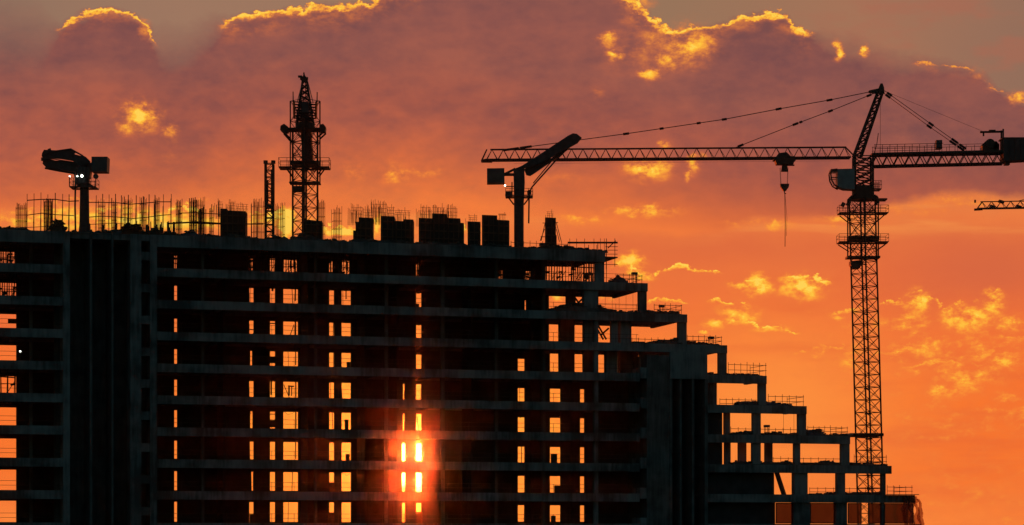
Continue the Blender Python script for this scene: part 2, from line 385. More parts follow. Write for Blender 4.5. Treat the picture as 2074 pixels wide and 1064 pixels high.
# ------------------------------------------------------------------ the stepped concrete frame
bld = roofthing('unfinished_building', 'long unfinished concrete building stepping down in terraces to the right', 'building', 0, 0, 0)
UL = U(-190)
ENDS = [1226, 1312, 1392, 1473, 1553, 1634, 1722, 1806, 1853, 1866]
DEP = 12.0; DEP2 = 6.5
uc0, uc1 = U(142), U(305)                # left shaft
uk0, uk1 = U(1310), U(1432)              # right stair core
u_t = [None] * 10
for i in range(10):
    zt = ZL(i); ue = U(ENDS[i]); m = MB()
    deep_end = min(ue, uk1 - .4)
    hb = .98 if i else 1.35
    topz = zt + (.12 if i == 0 else 0)
    segs = [(UL, uc0 - .25)]
    segs.append((U(317), min(ue, uk0 - .9 if i >= 4 else ue)))
    for (a, b) in segs:
        m.box(a, b, .0, .38, topz - hb, topz)
    if i >= 4: m.box(uk1 + .05, ue, .0, .38, topz - hb, topz)
    # slab plates
    m.box(UL, uc0 - .25, .38, DEP - .3, zt - .24, zt)
    m.box(U(317), min(ue, uk0 - .9) if i >= 4 else min(ue, deep_end), .38, DEP - .3, zt - .24, zt)
    if ue > uk1: m.box(uk1 - .4, ue - .38, .38, DEP2 - .3, zt - .24, zt)
    # rear beams
    m.box(UL, uc0 - .25, DEP - .3, DEP, zt - .55, zt - .003)
    m.box(U(317), min(ue, uk0 - .9) if i >= 4 else min(ue, deep_end), DEP - .3, DEP, zt - .55, zt - .003)
    if ue > uk1 + 1:
        m.box(uk1 - .4, ue - .38, DEP2 - .3, DEP2, zt - .40, zt - .003)
    m.box(ue - .38, ue, .38, (DEP2 if ue > uk1 else DEP), zt - .7, zt - .002)      # end beam
    # transverse beams
    for px in ((40, 411, 460, 640, 783, 897, 1006, 1102, 1208) if ue > U(1208) else ()):
        uu_ = U(px); m.box(uu_ - .2, uu_ + .2, .38, DEP - .3, zt - .62, zt - .24)
    m.build('floor_slab', M_CON, bld)
MB().box(UL, U(1885), -.2, DEP + .4, -.05, .12).build('foundation_slab', M_CON, bld)

def colm(px0, px1, zlo, zhi, w0=.42, dw=.6, mat=M_CON, name='column'):
    a, b = U(px0, w0), U(px1, w0)
    return MB().box(a, b, w0, w0 + dw, zlo, zhi).build(name, mat, bld)
# slender facade columns, full height
for px, hw in ((411, 4), (640, 3.5), (783, 4), (897, 5), (1006, 4), (1102, 4)):
    colm(px - hw * .75, px + hw * .75, .13, ZL(0) - .5, 3.2, .5, M_CON2)
colm(1204, 1212, .13, ZL(1) - .5)
colm(60, 66, .13, ZL(0) - .5, 5.0, .5)
# end columns and inner columns of the terraces: storey, x0, x1
TC = [(1, 1206, 1224, .42), (2, 1183, 1206, .42), (2, 1294, 1310, .05), (2, 1148, 1166, 6), (3, 1135, 1164, 8), (3, 1184, 1208, 2), (3, 1238, 1252, 1), (3, 1257, 1279, 1), (3, 1374, 1391, .05),
      (4, 1135, 1164, 8), (4, 1184, 1212, 6), (4, 1228, 1251, 3), (4, 1256, 1293, 5), (4, 1297, 1306, 2), (4, 1456, 1472, .05), (5, 1435, 1452, 1), (5, 1537, 1552, .05),
      (6, 1468, 1479, 2), (6, 1525, 1541, .5), (6, 1617, 1633, .05), (7, 1469, 1480, 2), (7, 1497, 1512, 3), (7, 1524, 1541, .5), (7, 1551, 1565, 3), (7, 1609, 1621, .5), (7, 1704, 1721, .05),
      (8, 1609, 1636, .45), (8, 1695, 1712, .05), (8, 1786, 1794, .05), (9, 1608, 1641, .3), (9, 1694, 1716, .05), (9, 1786, 1791, .05)]
for st_, a, b, w0 in TC:
    w0 = max(w0, .40)
    colm(a, b, ZL(st_) - .05, ZL(st_ - 1) - .2, w0, .55 if b - a < 22 else .9)
# rear walls with full-height openings
BASE = [(353, 359), (505, 514), (547, 557.5), (574, 604), (667, 677), (692, 711), (816.5, 820), (843, 854), (1049, 1063), (1114, 1136), (1175, 1184)]
OPEN = {r: [list(x) for x in BASE] for r in range(1, 10)}
def setr(r, idx, val): OPEN[r][idx] = val
for r in (1, 2, 3, 4): setr(r, 6, None)
for r in (2, 3): setr(r, 8, None)
setr(1, 8, [1007, 1020]); setr(1, 9, [1063, 1079]); setr(1, 10, [1103, 1212]); setr(1, 1, [507, 512]); setr(1, 4, [667, 674]); setr(1, 5, [693, 708]); setr(1, 7, [843, 849])
setr(2, 8, [1063, 1066]); setr(2, 9, [1112, 1185]); setr(2, 10, [1206, 1300])
setr(3, 9, [1112, 1295]); setr(3, 10, None)
setr(4, 9, [1114, 1300]); setr(4, 10, None)
for r in (7, 8, 9): setr(r, 6, [814.8, 821])
setr(4, 1, [507, 511]); setr(6, 1, [507, 512]); setr(8, 1, [509, 513])
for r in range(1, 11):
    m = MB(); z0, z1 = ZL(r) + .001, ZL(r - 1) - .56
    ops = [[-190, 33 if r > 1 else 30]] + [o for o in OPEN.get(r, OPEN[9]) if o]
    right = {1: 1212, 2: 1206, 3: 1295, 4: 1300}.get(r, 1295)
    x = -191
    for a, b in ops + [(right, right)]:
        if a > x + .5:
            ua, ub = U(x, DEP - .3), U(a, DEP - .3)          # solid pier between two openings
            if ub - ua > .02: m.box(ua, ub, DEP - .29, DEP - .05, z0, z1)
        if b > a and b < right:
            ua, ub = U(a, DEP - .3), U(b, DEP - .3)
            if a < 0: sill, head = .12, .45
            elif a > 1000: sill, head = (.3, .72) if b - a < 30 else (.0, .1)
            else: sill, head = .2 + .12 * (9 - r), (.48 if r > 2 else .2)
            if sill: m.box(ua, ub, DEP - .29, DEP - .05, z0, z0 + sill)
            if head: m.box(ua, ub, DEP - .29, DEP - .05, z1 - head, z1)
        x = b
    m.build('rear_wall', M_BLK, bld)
# low sills, boards and half panels inside some openings (seen in silhouette)
def board(px0, px1, py0, py1, w=11.4, dw=.06, mat=M_WOOD):
    """a board standing in an opening, measured from the photograph"""
    ua, z1, _ = B(px0, py0, w); ub, z0, _ = B(px1, py1, w)
    return (ua, ub, w, w + dw, z0, z1)
m = MB()
for q in [(0, 16, 524, 527), (17, 33, 519, 521), (0, 33, 585, 587), (14, 17, 516, 534), (0, 33, 590, 592), (26, 28, 580, 600), (16, 33, 646, 655), (597, 599.5, 530, 610), (597, 600, 640, 680), (598, 600, 700, 740),
          (598, 600.5, 760, 870), (598, 600, 885, 930), (547, 558, 654, 656.5), (547, 558, 708, 711), (545, 560, 722, 736), (548, 551, 765, 800), (547, 558, 851, 866), (505, 514, 667, 669), (583, 596, 781, 784), (584, 587, 784, 802), (590, 592, 784, 802),
          (547, 558, 838, 840), (842, 850, 592, 595), (587, 589, 528, 545), (576, 604, 535, 537), (594, 597, 528, 545), (700, 702, 588, 606), (550, 554, 580, 590), (692, 711, 541, 543), (703, 705, 530, 550), (1010, 1013, 530, 560), (1007, 1020, 543, 545)]:
    MB().box(*board(*q)).build('board', M_WOOD, bld)
# horizontal guard rails along every floor edge
for i in range(1, 10):
    m = MB(); ue = min(U(ENDS[i] - 2), U(1296))
    for h in (.55, 1.05):
        m.tube((UL, .55, ZL(i) + h), (uc0 - .3, .55, ZL(i) + h), .022, 4)
        m.tube((U(319), .55, ZL(i) + h), (ue, .55, ZL(i) + h), .022, 4)
    x = U(322)
    while x < ue: m.tube((x, .55, ZL(i)), (x, .55, ZL(i) + 1.1), .025, 4); x += 2.6
    m.tube((uc0 - .3, .55, ZL(i) + .1), (U(319), .55, ZL(i) + .1), .01, 4) if False else None
    m.build('guard_rail', M_TUBE, bld)
# left hoist shaft: fins, deep back wall, stair landings
zt = ZL(0) + .12
for a, b, w0 in ((128, 141.5, -.12), (182, 187, -.05), (226, 230, -.05), (264, 286, -.15), (304, 318, -.1)):
    ua, ub = U(a), U(b)
    MB().box(ua, ub, w0, 5.2 if b - a < 10 else 3.0, .12, zt - .02).build('shaft_fin', M_CON if b - a > 10 else M_CON2, bld)
MB().box(U(120), U(318), 5.2, 5.5, .12, zt - .05).build('shaft_wall', M_CON2, bld)
MB().box(U(120) + .01, U(318) - .01, .3, 5.2, zt - .7, zt - .01).build('shaft_roof', M_CON, bld)
for i in range(1, 11):
    z = ZL(i)
    MB().box(U(286), U(304), .05, 2.6, z + .8, z + 1.75).build('stair_landing', M_CON, bld)
# right stair core with a solid head block above its ribbed front
zc = ZL(3) + .02
MB().box(uk0, U(1355), -.1, 7.0, .12, zc - 1.4).build('core_wall', M_CON2, bld)
ub0 = U(1356); ub1 = U(1431)
MB().box(ub0, ub1, -.28, 7.0, Zp(1390, 768), zc - .95).build('core_head', M_CON, bld)
MB().box(ub0, ub1, 3.2, 3.5, .12, Zp(1390, 768)).build('core_back', M_CON2, bld)
for a, b in ((1355.5, 1361), (1376, 1380), (1401, 1405), (1427, 1433)):
    MB().box(U(a), U(b), -.15, 3.2, .12, Zp(1390, 768) - .01).build('core_rib', M_CON2, bld)
for i in range(4, 11):
    z = ZL(i)
    MB().box(U(1297), uk0 - .01, .0, 3.0, z - .6, z + .7).build('core_landing', M_CON, bld)
MB().box(U(1240), uk0 + .3, 6.5, 6.8, .12, ZL(4) - .3).build('cross_wall', M_BLK, bld)
# solid infill right of the core
for r, x1, w in ((6, 1463, 1.2), (7, 1463, 1.2), (8, 1568, 1.6), (9, 1570, 1.6), (10, 1850, 1.6)):
    MB().box(uk1 + .1, U(x1, w), w, w + .25, ZL(r), ZL(r - 1) - .3).build('infill_wall', M_BLK, bld)
# brown dusty panes in the lowest visible terrace storey
zb, zt9 = ZL(9) + .05, ZL(8) - 1.0
for a, b, ww in ((1571, 1608, .8), (1641, 1694, .8), (1717, 1745, .8), (1758, 1786, .8), (1791, 1850, .35)):
    f = MB(); ua, ub = U(a, ww), U(b, ww)
    if ub - ua > 1.5:
        f.box(ua, ub, ww - .05, ww + .05, zb, zb + .12).box(ua, ub, ww - .05, ww + .05, zt9 - .12, zt9)
        f.box(ua, ua + .1, ww - .052, ww + .052, zb, zt9).box(ub - .1, ub, ww - .052, ww + .052, zb, zt9)
    fr = f.build('window_frame', M_STEEL, bld)
    MB().box(ua + .08, ub - .08, ww - .01, ww + .01, zb + .1, zt9 - .1).build('pane', M_GLASS, fr)
# cross walls added inside to confine the light and keep the floors dark
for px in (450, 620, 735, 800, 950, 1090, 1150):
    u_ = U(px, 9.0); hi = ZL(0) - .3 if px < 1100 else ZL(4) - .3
    MB().box(u_ - .12, u_ + .12, 7.6, DEP - .3, .12, hi).build('light_stop_wall', M_BLK, bld)
# props and braces leaning in the open bays
for (a, b, c, d, w) in ((1165, 604, 1178, 622, 2), (1167, 618, 1180, 605, 3), (1210, 657, 1228, 688, 3), (1208, 664, 1222, 688, 5), (1216, 680, 1233, 665, 4), (1573, 957, 1588, 1003, 2)):
    p = B(a, b, w); q = B(c, d, w); MB().bar((p[0], w, p[1]), (q[0], w, q[1]), .16 if a < 1500 else .45).build('raking_prop', M_TUBE, bld)

# odd props, cables and boards standing behind the openings, different from floor to floor
rng = random.Random(23)
for r in range(2, 10):
    for a, b in ((574, 597), (692, 711), (1114, 1136), (1049, 1063), (667, 677), (843, 854), (0, 33), (505, 514)):
        if a == 0 or (r <= 4 and a > 1000) or rng.random() < .35: continue
        w_ = rng.uniform(9.6, 11.2); z0, z1 = ZL(r), ZL(r - 1) - .6; px = rng.uniform(a + 1, b - 1); u_ = U(px, w_)
        k = rng.choice((0, 0, 1, 2, 3))
        if k == 0: MB().tube((u_, w_, z0), (u_ + rng.uniform(-.15, .15), w_, z1), rng.choice((.03, .045)), 5).build('steel_prop', M_TUBE, bld)
        elif k == 1: MB().tube((u_, w_, z0), (u_ + rng.uniform(-.9, .9), w_ + .4, z1 - .8), .045, 4).build('raking_prop', M_TUBE, bld)
        elif k == 2: wd = rng.uniform(.15, .4); MB().box(u_ - wd, u_ + wd, w_, w_ + .3, z0, z0 + rng.uniform(.9, 1.7)).build('board_stack', M_WOOD, bld)
        else:
            pts = [(U(a, w_) + (U(b, w_) - U(a, w_)) * t / 6, w_, z1 - .3 - .35 * math.sin(math.pi * t / 6) - .2 * rng.random()) for t in range(7)]
            MB().path(pts, .022, 4).build('cable', M_TUBE, bld)

# ------------------------------------------------------------------ lattice helpers
def lattice_mast(chords, braces, h, z0, z1, pitch, axis, rc=.13, rb=.045, turn=0.0):
    """square mast on its corner: h = half diagonal, axis(z) -> x"""
    def P(k, z):
        a = math.pi / 2 * k + turn
        return Vector((axis(z) + h * math.cos(a), h * math.sin(a), z))
    n = max(1, round((z1 - z0) / pitch)); dz_ = (z1 - z0) / n
    for k in range(4):
        chords.bar(P(k, z0), P(k, z1), rc * 1.6)
    for i in range(n):
        a, b = z0 + i * dz_, z0 + (i + 1) * dz_
        for k in range(4):
            j = (k + 1) % 4
            braces.tube(P(k, a), P(j, b), rb, 4); braces.tube(P(j, a), P(k, b), rb, 4)
            braces.tube(P(k, b), P(j, b), rb * 1.15, 4)
def platform(deck, rails, x0, x1, hw, z, rail=1.0, hole=0):
    deck.box(x0, x1, -hw, -hw * .45, z - .12, z); deck.box(x0, x1, hw * .45, hw, z - .12, z)
    deck.box(x0, x0 + (x1 - x0) * .22, -hw * .45, hw * .45, z - .12, z - .002); deck.box(x1 - (x1 - x0) * .22, x1, -hw * .45, hw * .45, z - .12, z - .002)
    if rail:
        for yy in (-hw, hw):
            for hh in (rail * .5, rail): rails.tube((x0, yy, z + hh), (x1, yy, z + hh), .028, 4)
            for k in range(7): xx = x0 + (x1 - x0) * k / 6; rails.tube((xx, yy, z), (xx, yy, z + rail), .028, 4)
        for xx in (x0, x1):
            for hh in (rail * .5, rail): rails.tube((xx, -hw, z + hh), (xx, hw, z + hh), .028, 4)
def tri_jib(chords, braces, pa, pb, depth, width, pitch, rc=.07, rb=.04):
    """triangular truss from pa to pb (bottom centre line); top chord 'depth' above"""
    pa = Vector(pa); pb = Vector(pb); d = pb - pa; n = max(2, round(d.length / pitch)); s_ = Vector((-d.y, d.x, 0)).normalized() * (width / 2)
    up = Vector((0, 0, depth))
    for sg in (-1, 1): chords.bar(pa + s_ * sg, pb + s_ * sg, rc * 2)
    chords.bar(pa + up + d * (.35 / n), pb + up - d * (.35 / n), rc * 1.9)
    for i in range(n):
        a = pa + d * (i / n); b = pa + d * ((i + 1) / n); mid = (a + b) / 2 + up
        for sg in (-1, 1):
            braces.tube(a + s_ * sg, mid, rb, 4); braces.tube(b + s_ * sg, mid, rb, 4)
        braces.tube(a + s_, b - s_, rb, 4); braces.tube(a + s_, a - s_, rb, 4)

# ------------------------------------------------------------------ big tower crane behind the right end
DC = 320.5; KC = F / DC; PX0 = 1766.0; PY0 = HY + CZ * KC
def q(px, py): return ((px - PX0) / KC, (PY0 - py) / KC)
def q3(px, py, y=0.0): a = q(px, py); return (a[0], y, a[1])
cr = thing('tower_crane', 'tall lattice tower crane with its long jib reaching left above the terraces', 'tower crane', ((PX0 - CX) / KC, DC, 0))
SL = -(15 / 540.0)
def ax(z): return SL * z * 1.0
zl, zh = 0.2, q(1748, 402)[1]
c_, b_ = MB(), MB()
lattice_mast(c_, b_, 1.68, zl, zh, 1.62, ax, .10, .042)
c_.build('mast_chords', M_STEEL, cr); b_.build('mast_bracing', M_STEEL, cr)
l_ = MB()
for yy in (-.25, .25): l_.tube((ax(zl) + .25, yy, zl), (ax(zh) + .25, yy, zh), .04, 4)
z = zl
while z < zh: l_.tube((ax(z) + .25, -.25, z), (ax(z) + .25, .25, z), .02, 4); z += .35
z = zl + 1.6
while z < zh: l_.bar((ax(z) - .45, -.5, z), (ax(z) + .45, .6, z), .12); z += 3.24
l_.build('ladder', M_STEEL, cr)
MB().box(-2.6, 2.6, -2.6, 2.6, 0, .9).build('footing', M_CW, cr)
# climbing cage
x0, z0 = q(1717, 523); x1, z1 = q(1779, 404); xm = (x0 + x1) / 2
c_, b_ = MB(), MB()
lattice_mast(c_, b_, (x1 - x0) / 2, z0, z1, 2.45, lambda z: xm, .08, .035)
c_.build('cage_chords', M_STEEL, cr); b_.build('cage_bracing', M_STEEL, cr)
MB().box(x0 - .2, x1 + .1, -1.1, 1.1, z0 - .08, z0 + .18).build('cage_collar', M_STEEL, cr); m = MB()
a = q(1717, 486); m.box(a[0], q(1779, 486)[0], -1.0, 1.0, a[1] - .1, a[1] + .4)
m.build('cage_collar', M_STEEL, cr)
# two platforms round the cage
d_, r_ = MB(), MB()
a = q(1697, 491); platform(d_, r_, a[0], q(1797, 491)[0], 1.3, a[1], .95)
a = q(1698, 432); platform(d_, r_, a[0], q(1797, 432)[0], 1.2, a[1], .9)
a = q(1765, 405); d_.box(a[0], q(1795, 405)[0], -1, 1, a[1] - .1, a[1] + .08)
for (p0, p1) in (((1700, 494), (1722, 508)), ((1795, 494), (1775, 508)), ((1703, 435), (1722, 450)), ((1792, 435), (1775, 450))):
    for yy in (-1.2, 1.2): d_.bar(q3(*p0, yy), q3(*p1, yy), .1)
d_.build('work_platform', M_STEEL, cr); r_.build('platform_railing', M_STEEL, cr)
# hydraulic pump under the cage
m = MB(); a = q(1721, 545); b = q(1744, 530); m.prism([(a[0], a[1] + .5), (a[0] + .3, a[1]), (b[0] - .3, a[1]), (b[0], a[1] + .5), (b[0], b[1]), (a[0], b[1])], -.8, .8)
m.build('hydraulic_unit', M_STEEL, cr)
# slewing ring and turret
m = MB(); cx_ = q(1748, 390)[0]
m.tube((cx_, 0, q(0, 400)[1]), (cx_, 0, q(0, 378)[1]), 1.45, 16); m.tube((cx_, 0, q(0, 406)[1]), (cx_, 0, q(0, 400)[1]), 1.75, 16)
m.build('slewing_ring', M_STEEL, cr)
m = MB()
for sx_, px in ((-1, 1722), (1, 1774)):
    arc = [q3(px + sx_ * -8, 398, 0), q3(px + sx_ * -2, 399, 0), q3(px + sx_ * 2, 404, 0), q3(px + sx_ * 3, 414, 0)]
    for yy in (-.9, .9): m.path([(p[0], yy, p[2]) for p in arc], .16, 6)
m.build('slewing_guard', M_STEEL, cr)
m = MB(); tl, tr_ = q(1730, 380)[0], q(1766, 380)[0]; zb_, zt_ = q(0, 378)[1], q(0, 318)[1]; n = 4
for yy in (-1, 1):
    for x_ in (tl, tr_): m.bar((x_, yy, zb_), (x_, yy, zt_), .2)
    for i in range(n):
        a, b = zb_ + (zt_ - zb_) * i / n, zb_ + (zt_ - zb_) * (i + 1) / n
        m.bar((tl, yy, a), (tr_, yy, b), .11); m.bar((tr_, yy, a), (tl, yy, b), .11); m.bar((tl, yy, b), (tr_, yy, b), .1)
for x_ in (tl, tr_):
    for i in range(n):
        a, b = zb_ + (zt_ - zb_) * i / n, zb_ + (zt_ - zb_) * (i + 1) / n
        m.bar((x_, -1, a), (x_, 1, b), .1)
m.build('turret', M_STEEL, cr)
# operator cab hung on the left of the turret
def cabpts(l): return [q(*p) for p in l]
cab = MB().prism(cabpts([(1694, 345), (1729, 344), (1729, 386), (1708, 385), (1694, 380)]), -1.05, .75).build('cab', M_CABIN, cr)
MB().prism(cabpts([(1682, 349), (1694, 346.5), (1694, 379), (1686, 371), (1682, 363)]), -1.0, .7).build('cab_window', M_CAB, cab)
m = MB()
for yy in (-1.03, .73):
    m.path([q3(1694, 345, yy), q3(1683, 346.5, yy), q3(1680.5, 352, yy), q3(1682, 366, yy), q3(1688, 377, yy), q3(1698, 383, yy)], .09, 5)
    m.bar(q3(1682, 362, yy), q3(1694, 362, yy), .09)
for p in ((1683, 346.5), (1680.5, 352), (1688, 377)): m.bar(q3(*p, -1.03), q3(*p, .73), .09)
m.box(q(1681, 349)[0], q(1694, 349)[0], -1.1, .8, q(0, 350)[1], q(0, 345)[1])
m.build('cab_frame', M_STEEL, cab)
d_, r_ = MB(), MB(); a = q(1764, 384); platform(d_, r_, a[0], q(1783, 384)[0], 1.1, a[1], 1.0)
d_.build('work_platform', M_STEEL, cr); r_.build('platform_railing', M_STEEL, cr)
# jib
c_, b_ = MB(), MB(); pa = q3(1722, 320); pb = q3(985, 325)
tri_jib(c_, b_, pa, pb, 1.38, 1.3, 1.46, .085, .04)
t = q3(975, 327); t2 = q3(986, 303)
for yy in (-.6, .6): c_.bar((pb[0], yy, pb[2]), (t[0], yy * .6, t[2]), .2); c_.bar((t[0], yy * .6, t[2]), t2, .12)
c_.box(t[0], t[0] + 1.4, -.5, .5, t[2] - .12, t[2] + .14)
c_.bar(q3(1712, 298), q3(1731, 317), .13)
c_.build('jib_chords', M_STEEL, cr); b_.build('jib_bracing', M_STEEL, cr)
# counter jib with walkway
c_, b_ = MB(), MB()
P0, P1 = q3(1764, 338), q3(2032, 332); T0, T1 = q3(1764, 315), q3(2032, 311)
for yy in (-.8, .8):
    c_.bar((P0[0], yy, P0[2]), (P1[0], yy, P1[2]), .17); c_.bar((T0[0], yy, T0[2]), (T1[0], yy, T1[2]), .2)
    n = 12
    for i in range(n):
        f0, f1 = i / n, (i + 1) / n
        A = Vector((P0[0], yy, P0[2])).lerp(Vector((P1[0], yy, P1[2])), f0); Bm = Vector((T0[0], yy, T0[2])).lerp(Vector((T1[0], yy, T1[2])), (f0 + f1) / 2)
        C_ = Vector((P0[0], yy, P0[2])).lerp(Vector((P1[0], yy, P1[2])), f1)
        b_.bar(A, Bm, .085); b_.bar(Bm, C_, .085)
        if yy < 0: b_.bar(C_, C_ + Vector((0, 1.6, 0)), .07)
c_.build('counter_jib_chords', M_STEEL, cr); b_.build('counter_jib_bracing', M_STEEL, cr)
MB().prism([q(1764, 316), (q(1764, 312)), q(2032, 306), q(2032, 311)], -1.0, 1.0).build('counter_jib_deck', M_STEEL, cr)
m = MB()
for yy in (-1.0, 1.0):
    for k in range(10):
        px = 1770 + k * 15; zz = 312 - (px - 1764) * .022
        m.tube(q3(px, zz, yy), q3(px, zz - 16, yy), .035, 4)
    for dz_ in (8, 16): m.tube(q3(1768, 312 - dz_, yy), q3(1908, 309 - dz_, yy), .035, 4)
    for k in range(5):
        px = 1920 + k * 17; m.tube(q3(px, 308, yy), q3(px, 296, yy), .03, 4)
    m.tube(q3(1908, 296, yy), q3(1992, 294, yy), .03, 4)
m.build('walkway_railing', M_STEEL, cr)
MB().prism([q(1894, 303), q(1906, 303), q(1906, 286), q(1894, 286)], -.9, .1).build('control_box', M_STEEL2, cr)
m = MB()
m.tube(q3(2003, 293, -.9), q3(2003, 293, .9), .62, 14)
m.tube(q3(1994, 297, -.6), q3(1994, 297, .6), .42, 12); m.tube(q3(2014, 297, -.7), q3(2014, 297, .7), .5, 12)
m.prism([q(1988, 306), q(2022, 306), q(2022, 294), q(2016, 288), q(1995, 288), q(1988, 294)], -.7, .7)
m.build('winch', M_STEEL, cr)
m = MB()
for yy in (-.6, .6):
    m.bar(q3(2030, 310, yy), q3(2030, 263, yy), .16)
m.bar(q3(2030, 267), q3(1985, 268), .2); m.bar(q3(1992, 268), q3(1992, 276), .16); m.box(q(2003, 0)[0], q(2016, 0)[0], -.2, .2, q(0, 266)[1], q(0, 263.5)[1])
for yy in (-.6, .6): m.bar(q3(2030, 267, yy), q3(2030, 267, 0), .14)
m.build('service_gantry', M_STEEL, cr)
m = MB()
for k in range(5):
    a = 2029 + k * 11.5; m.prism([q(a, 329 - k * .6), q(a + 10.6, 328.5 - k * .6), q(a + 10.6, 284), q(a, 284)], -1.2, 1.2)
m.box(q(2026, 0)[0], q(2087, 0)[0], -1.3, 1.3, q(0, 284)[1], q(0, 281.5)[1]); m.box(q(2034, 0)[0], q(2044, 0)[0], -.5, .5, q(0, 335)[1], q(0, 328)[1])
m.build('counterweight', M_CW, cr)
# tower head
m = MB()
for yy in (-.75, .75):
    for (p0, p1) in (((1729, 318), (1778, 186)), ((1743, 320), (1788, 186))):
        m.bar(q3(*p0, yy), q3(*p1, yy * .3), .24)
    n = 10
    for i in range(n):
        f0, f1 = i / n, (i + 1) / n
        A = Vector(q3(1729, 318, yy)).lerp(Vector(q3(1778, 186, yy * .3)), f0); C_ = Vector(q3(1743, 320, yy)).lerp(Vector(q3(1788, 186, yy * .3)), f1)
        m.bar(A, C_, .1); m.bar(Vector(q3(1729, 318, yy)).lerp(Vector(q3(1778, 186, yy * .3)), f1), C_, .1)
m.build('tower_head', M_STEEL, cr)
m = MB(); m.prism([q(1775, 190), (q(1791, 190)), q(1790, 178), q(1787, 170), q(1783, 170), q(1779, 180), q(1760, 184), q(1760, 188)], -.3, .3)
m.tube(q3(1784, 182, -.4), q3(1784, 182, .4), .36, 12); m.build('head_sheaves', M_STEEL, cr)
m = MB(); m.path([q3(1779, 270), q3(1776, 292), q3(1770, 314)], .05); m.tube(q3(1783, 190), q3(1783, 312), .022, 4); m.build('head_ladder', M_STEEL, cr)
# pendant bars with their pinned joints
def pendant(pts, nodes, r=.05, y=.0, name='pendant_bar'):
    m = MB(); m.path([q3(*p, y) for p in pts], r, 5)
    for (x_, y_, L) in nodes:
        best = None
        for a, b in zip(pts, pts[1:]):
            if min(a[0], b[0]) - 1 <= x_ <= max(a[0], b[0]) + 1: best = (a, b)
        a, b = best; d = Vector((b[0] - a[0], b[1] - a[1])).normalized()
        f = (x_ - a[0]) / (b[0] - a[0]); yy = a[1] + (b[1] - a[1]) * f
        m.bar(q3(x_ - d.x * L, yy - d.y * L, y), q3(x_ + d.x * L, yy + d.y * L, y), .22)
    m.build(name, M_STEEL, cr)
pendant([(1779, 183), (1680, 203), (1577, 221), (1467, 242), (1270, 271), (1180, 283), (1075, 297), (1017, 305)], [(1768, 0, 9), (1680, 0, 6), (1577, 0, 6), (1467, 0, 5), (1415, 0, 4), (1340, 0, 4), (1268, 0, 6), (1065, 0, 12), (1035, 0, 16)], .055)
pendant([(1779, 186), (1682, 225), (1610, 252), (1490, 299)], [(1760, 0, 5), (1682, 0, 5), (1611, 0, 6), (1622, 0, 3), (1500, 0, 6)], .05)
for y_ in (-.7, .7):
    pendant([(1790, 186), (1885, 255 + y_), (1955, 304)], [(1800, 0, 6), (1884, 0, 6), (1932, 0, 8), (1948, 0, 8)], .045, y_)
m = MB(); m.tube(q3(1790, 184), q3(1990, 266), .018, 4); m.tube(q3(1700, 326, 0), q3(1040, 332, 0), .012, 4); m.build('luffing_rope', M_STEEL, cr)
# trolley, ropes, hook
m = MB(); m.prism([q(1568, 323), q(1572, 334), q(1606, 334), q(1609, 323), q(1600, 318), q(1592, 310), q(1576, 312)], -.75, .75)
m.prism([q(1566, 326), q(1566, 322), q(1611, 322), q(1611, 326)], -.85, .85); m.prism([q(1582, 348), q(1584, 334), (q(1594, 334)), q(1596, 348)], -.25, .25); m.bar(q3(1590, 335), q3(1609, 335), .14)
for px in (1574, 1605): m.tube(q3(px, 322, -.8), q3(px, 322, .8), .25, 10)
tro = m.build('trolley', M_STEEL, cr)
m = MB()
for px, y_ in ((1580, -.3), (1580, .3), (1596, -.3), (1596, .3)): m.tube(q3(px, 340, y_), q3(px + (1.5 if px < 1590 else -1.5), 374, y_), .02, 4)
m.build('hoist_rope', M_STEEL, cr)
hk = MB().prism([q(1580, 373), (q(1598, 373)), q(1597, 380), q(1592, 387), q(1586, 387), q(1581, 380)], -.35, .35).build('hook_block', M_STEEL, cr)
m = MB(); m.path([q3(1589, 386), q3(1589, 391), q3(1590, 393), q3(1592, 392)], .07); m.build('hook', M_STEEL, hk)
m = MB(); m.path([q3(1589.5, 392), q3(1590.5, 450), q3(1590, 500)], .045, 5); m.path([q3(1590, 392, .1), q3(1594, 440, .1), q3(1593, 478, .1)], .02, 4); m.build('lifting_sling', M_STEEL, hk)
# work lights standing on the upper platform
for (px, py, s_) in ((1704, 418, .34), (1713, 417, .24)):
    o = thing('floodlight', 'dark unlit floodlight on the crane platform, %s' % ('at the railing end' if px < 1710 else 'nearer the mast'), 'floodlight', (cr.location.x + q(px, 0)[0], DC - 1.6, q(0, 431)[1]), group='floodlights on the crane platform')
    h = (431 - py) / KC
    MB().tube((0, 0, 0), (0, 0, h), .05, 5).build('stand', M_STEEL, o); MB().prism([(-s_, h - s_ * .4), (s_ * .3, h - s_), (s_, h + s_ * .3), (-s_ * .2, h + s_)], -.2, .2).build('housing', M_STEEL, o)
# tie collar that holds the mast to the terrace at the height of the seventh storey
o = thing('mast_tie', 'steel tie beam bracing the tower crane mast to the terrace edge', 'tie beam', (0, 0, 0))
m = MB(); pz = CZ + (HY - 882.5) / F * 309
pL = Vector(at(U(1712, .5), .5, 0)); pR = Vector(((1782 - CX) / KC, DC - 1.9, 0)); pR2 = Vector(((1722 - CX) / KC, DC - 1.9, 0))
zz = ZL(6) + .18
m.box(0, 0, 0, 0, 0, 0); m = MB()
zt2 = CZ + (HY - 882) / KC
m.bar((pL.x, pL.y, ZL(6) + .1), (pR2.x, pR2.y, zt2), .3); m.bar((pR2.x - .3, pR2.y, zt2), (pR.x + .2, pR.y, zt2), .3)
m.bar((pR.x, pR.y, zt2), (pR.x, pR.y + 3.8, zt2), .25); m.bar((pR2.x, pR2.y, zt2), (pR2.x, pR2.y + 3.8, zt2), .25); m.bar((pR2.x, pR2.y + 3.8, zt2), (pR.x, pR.y + 3.8, zt2), .25)
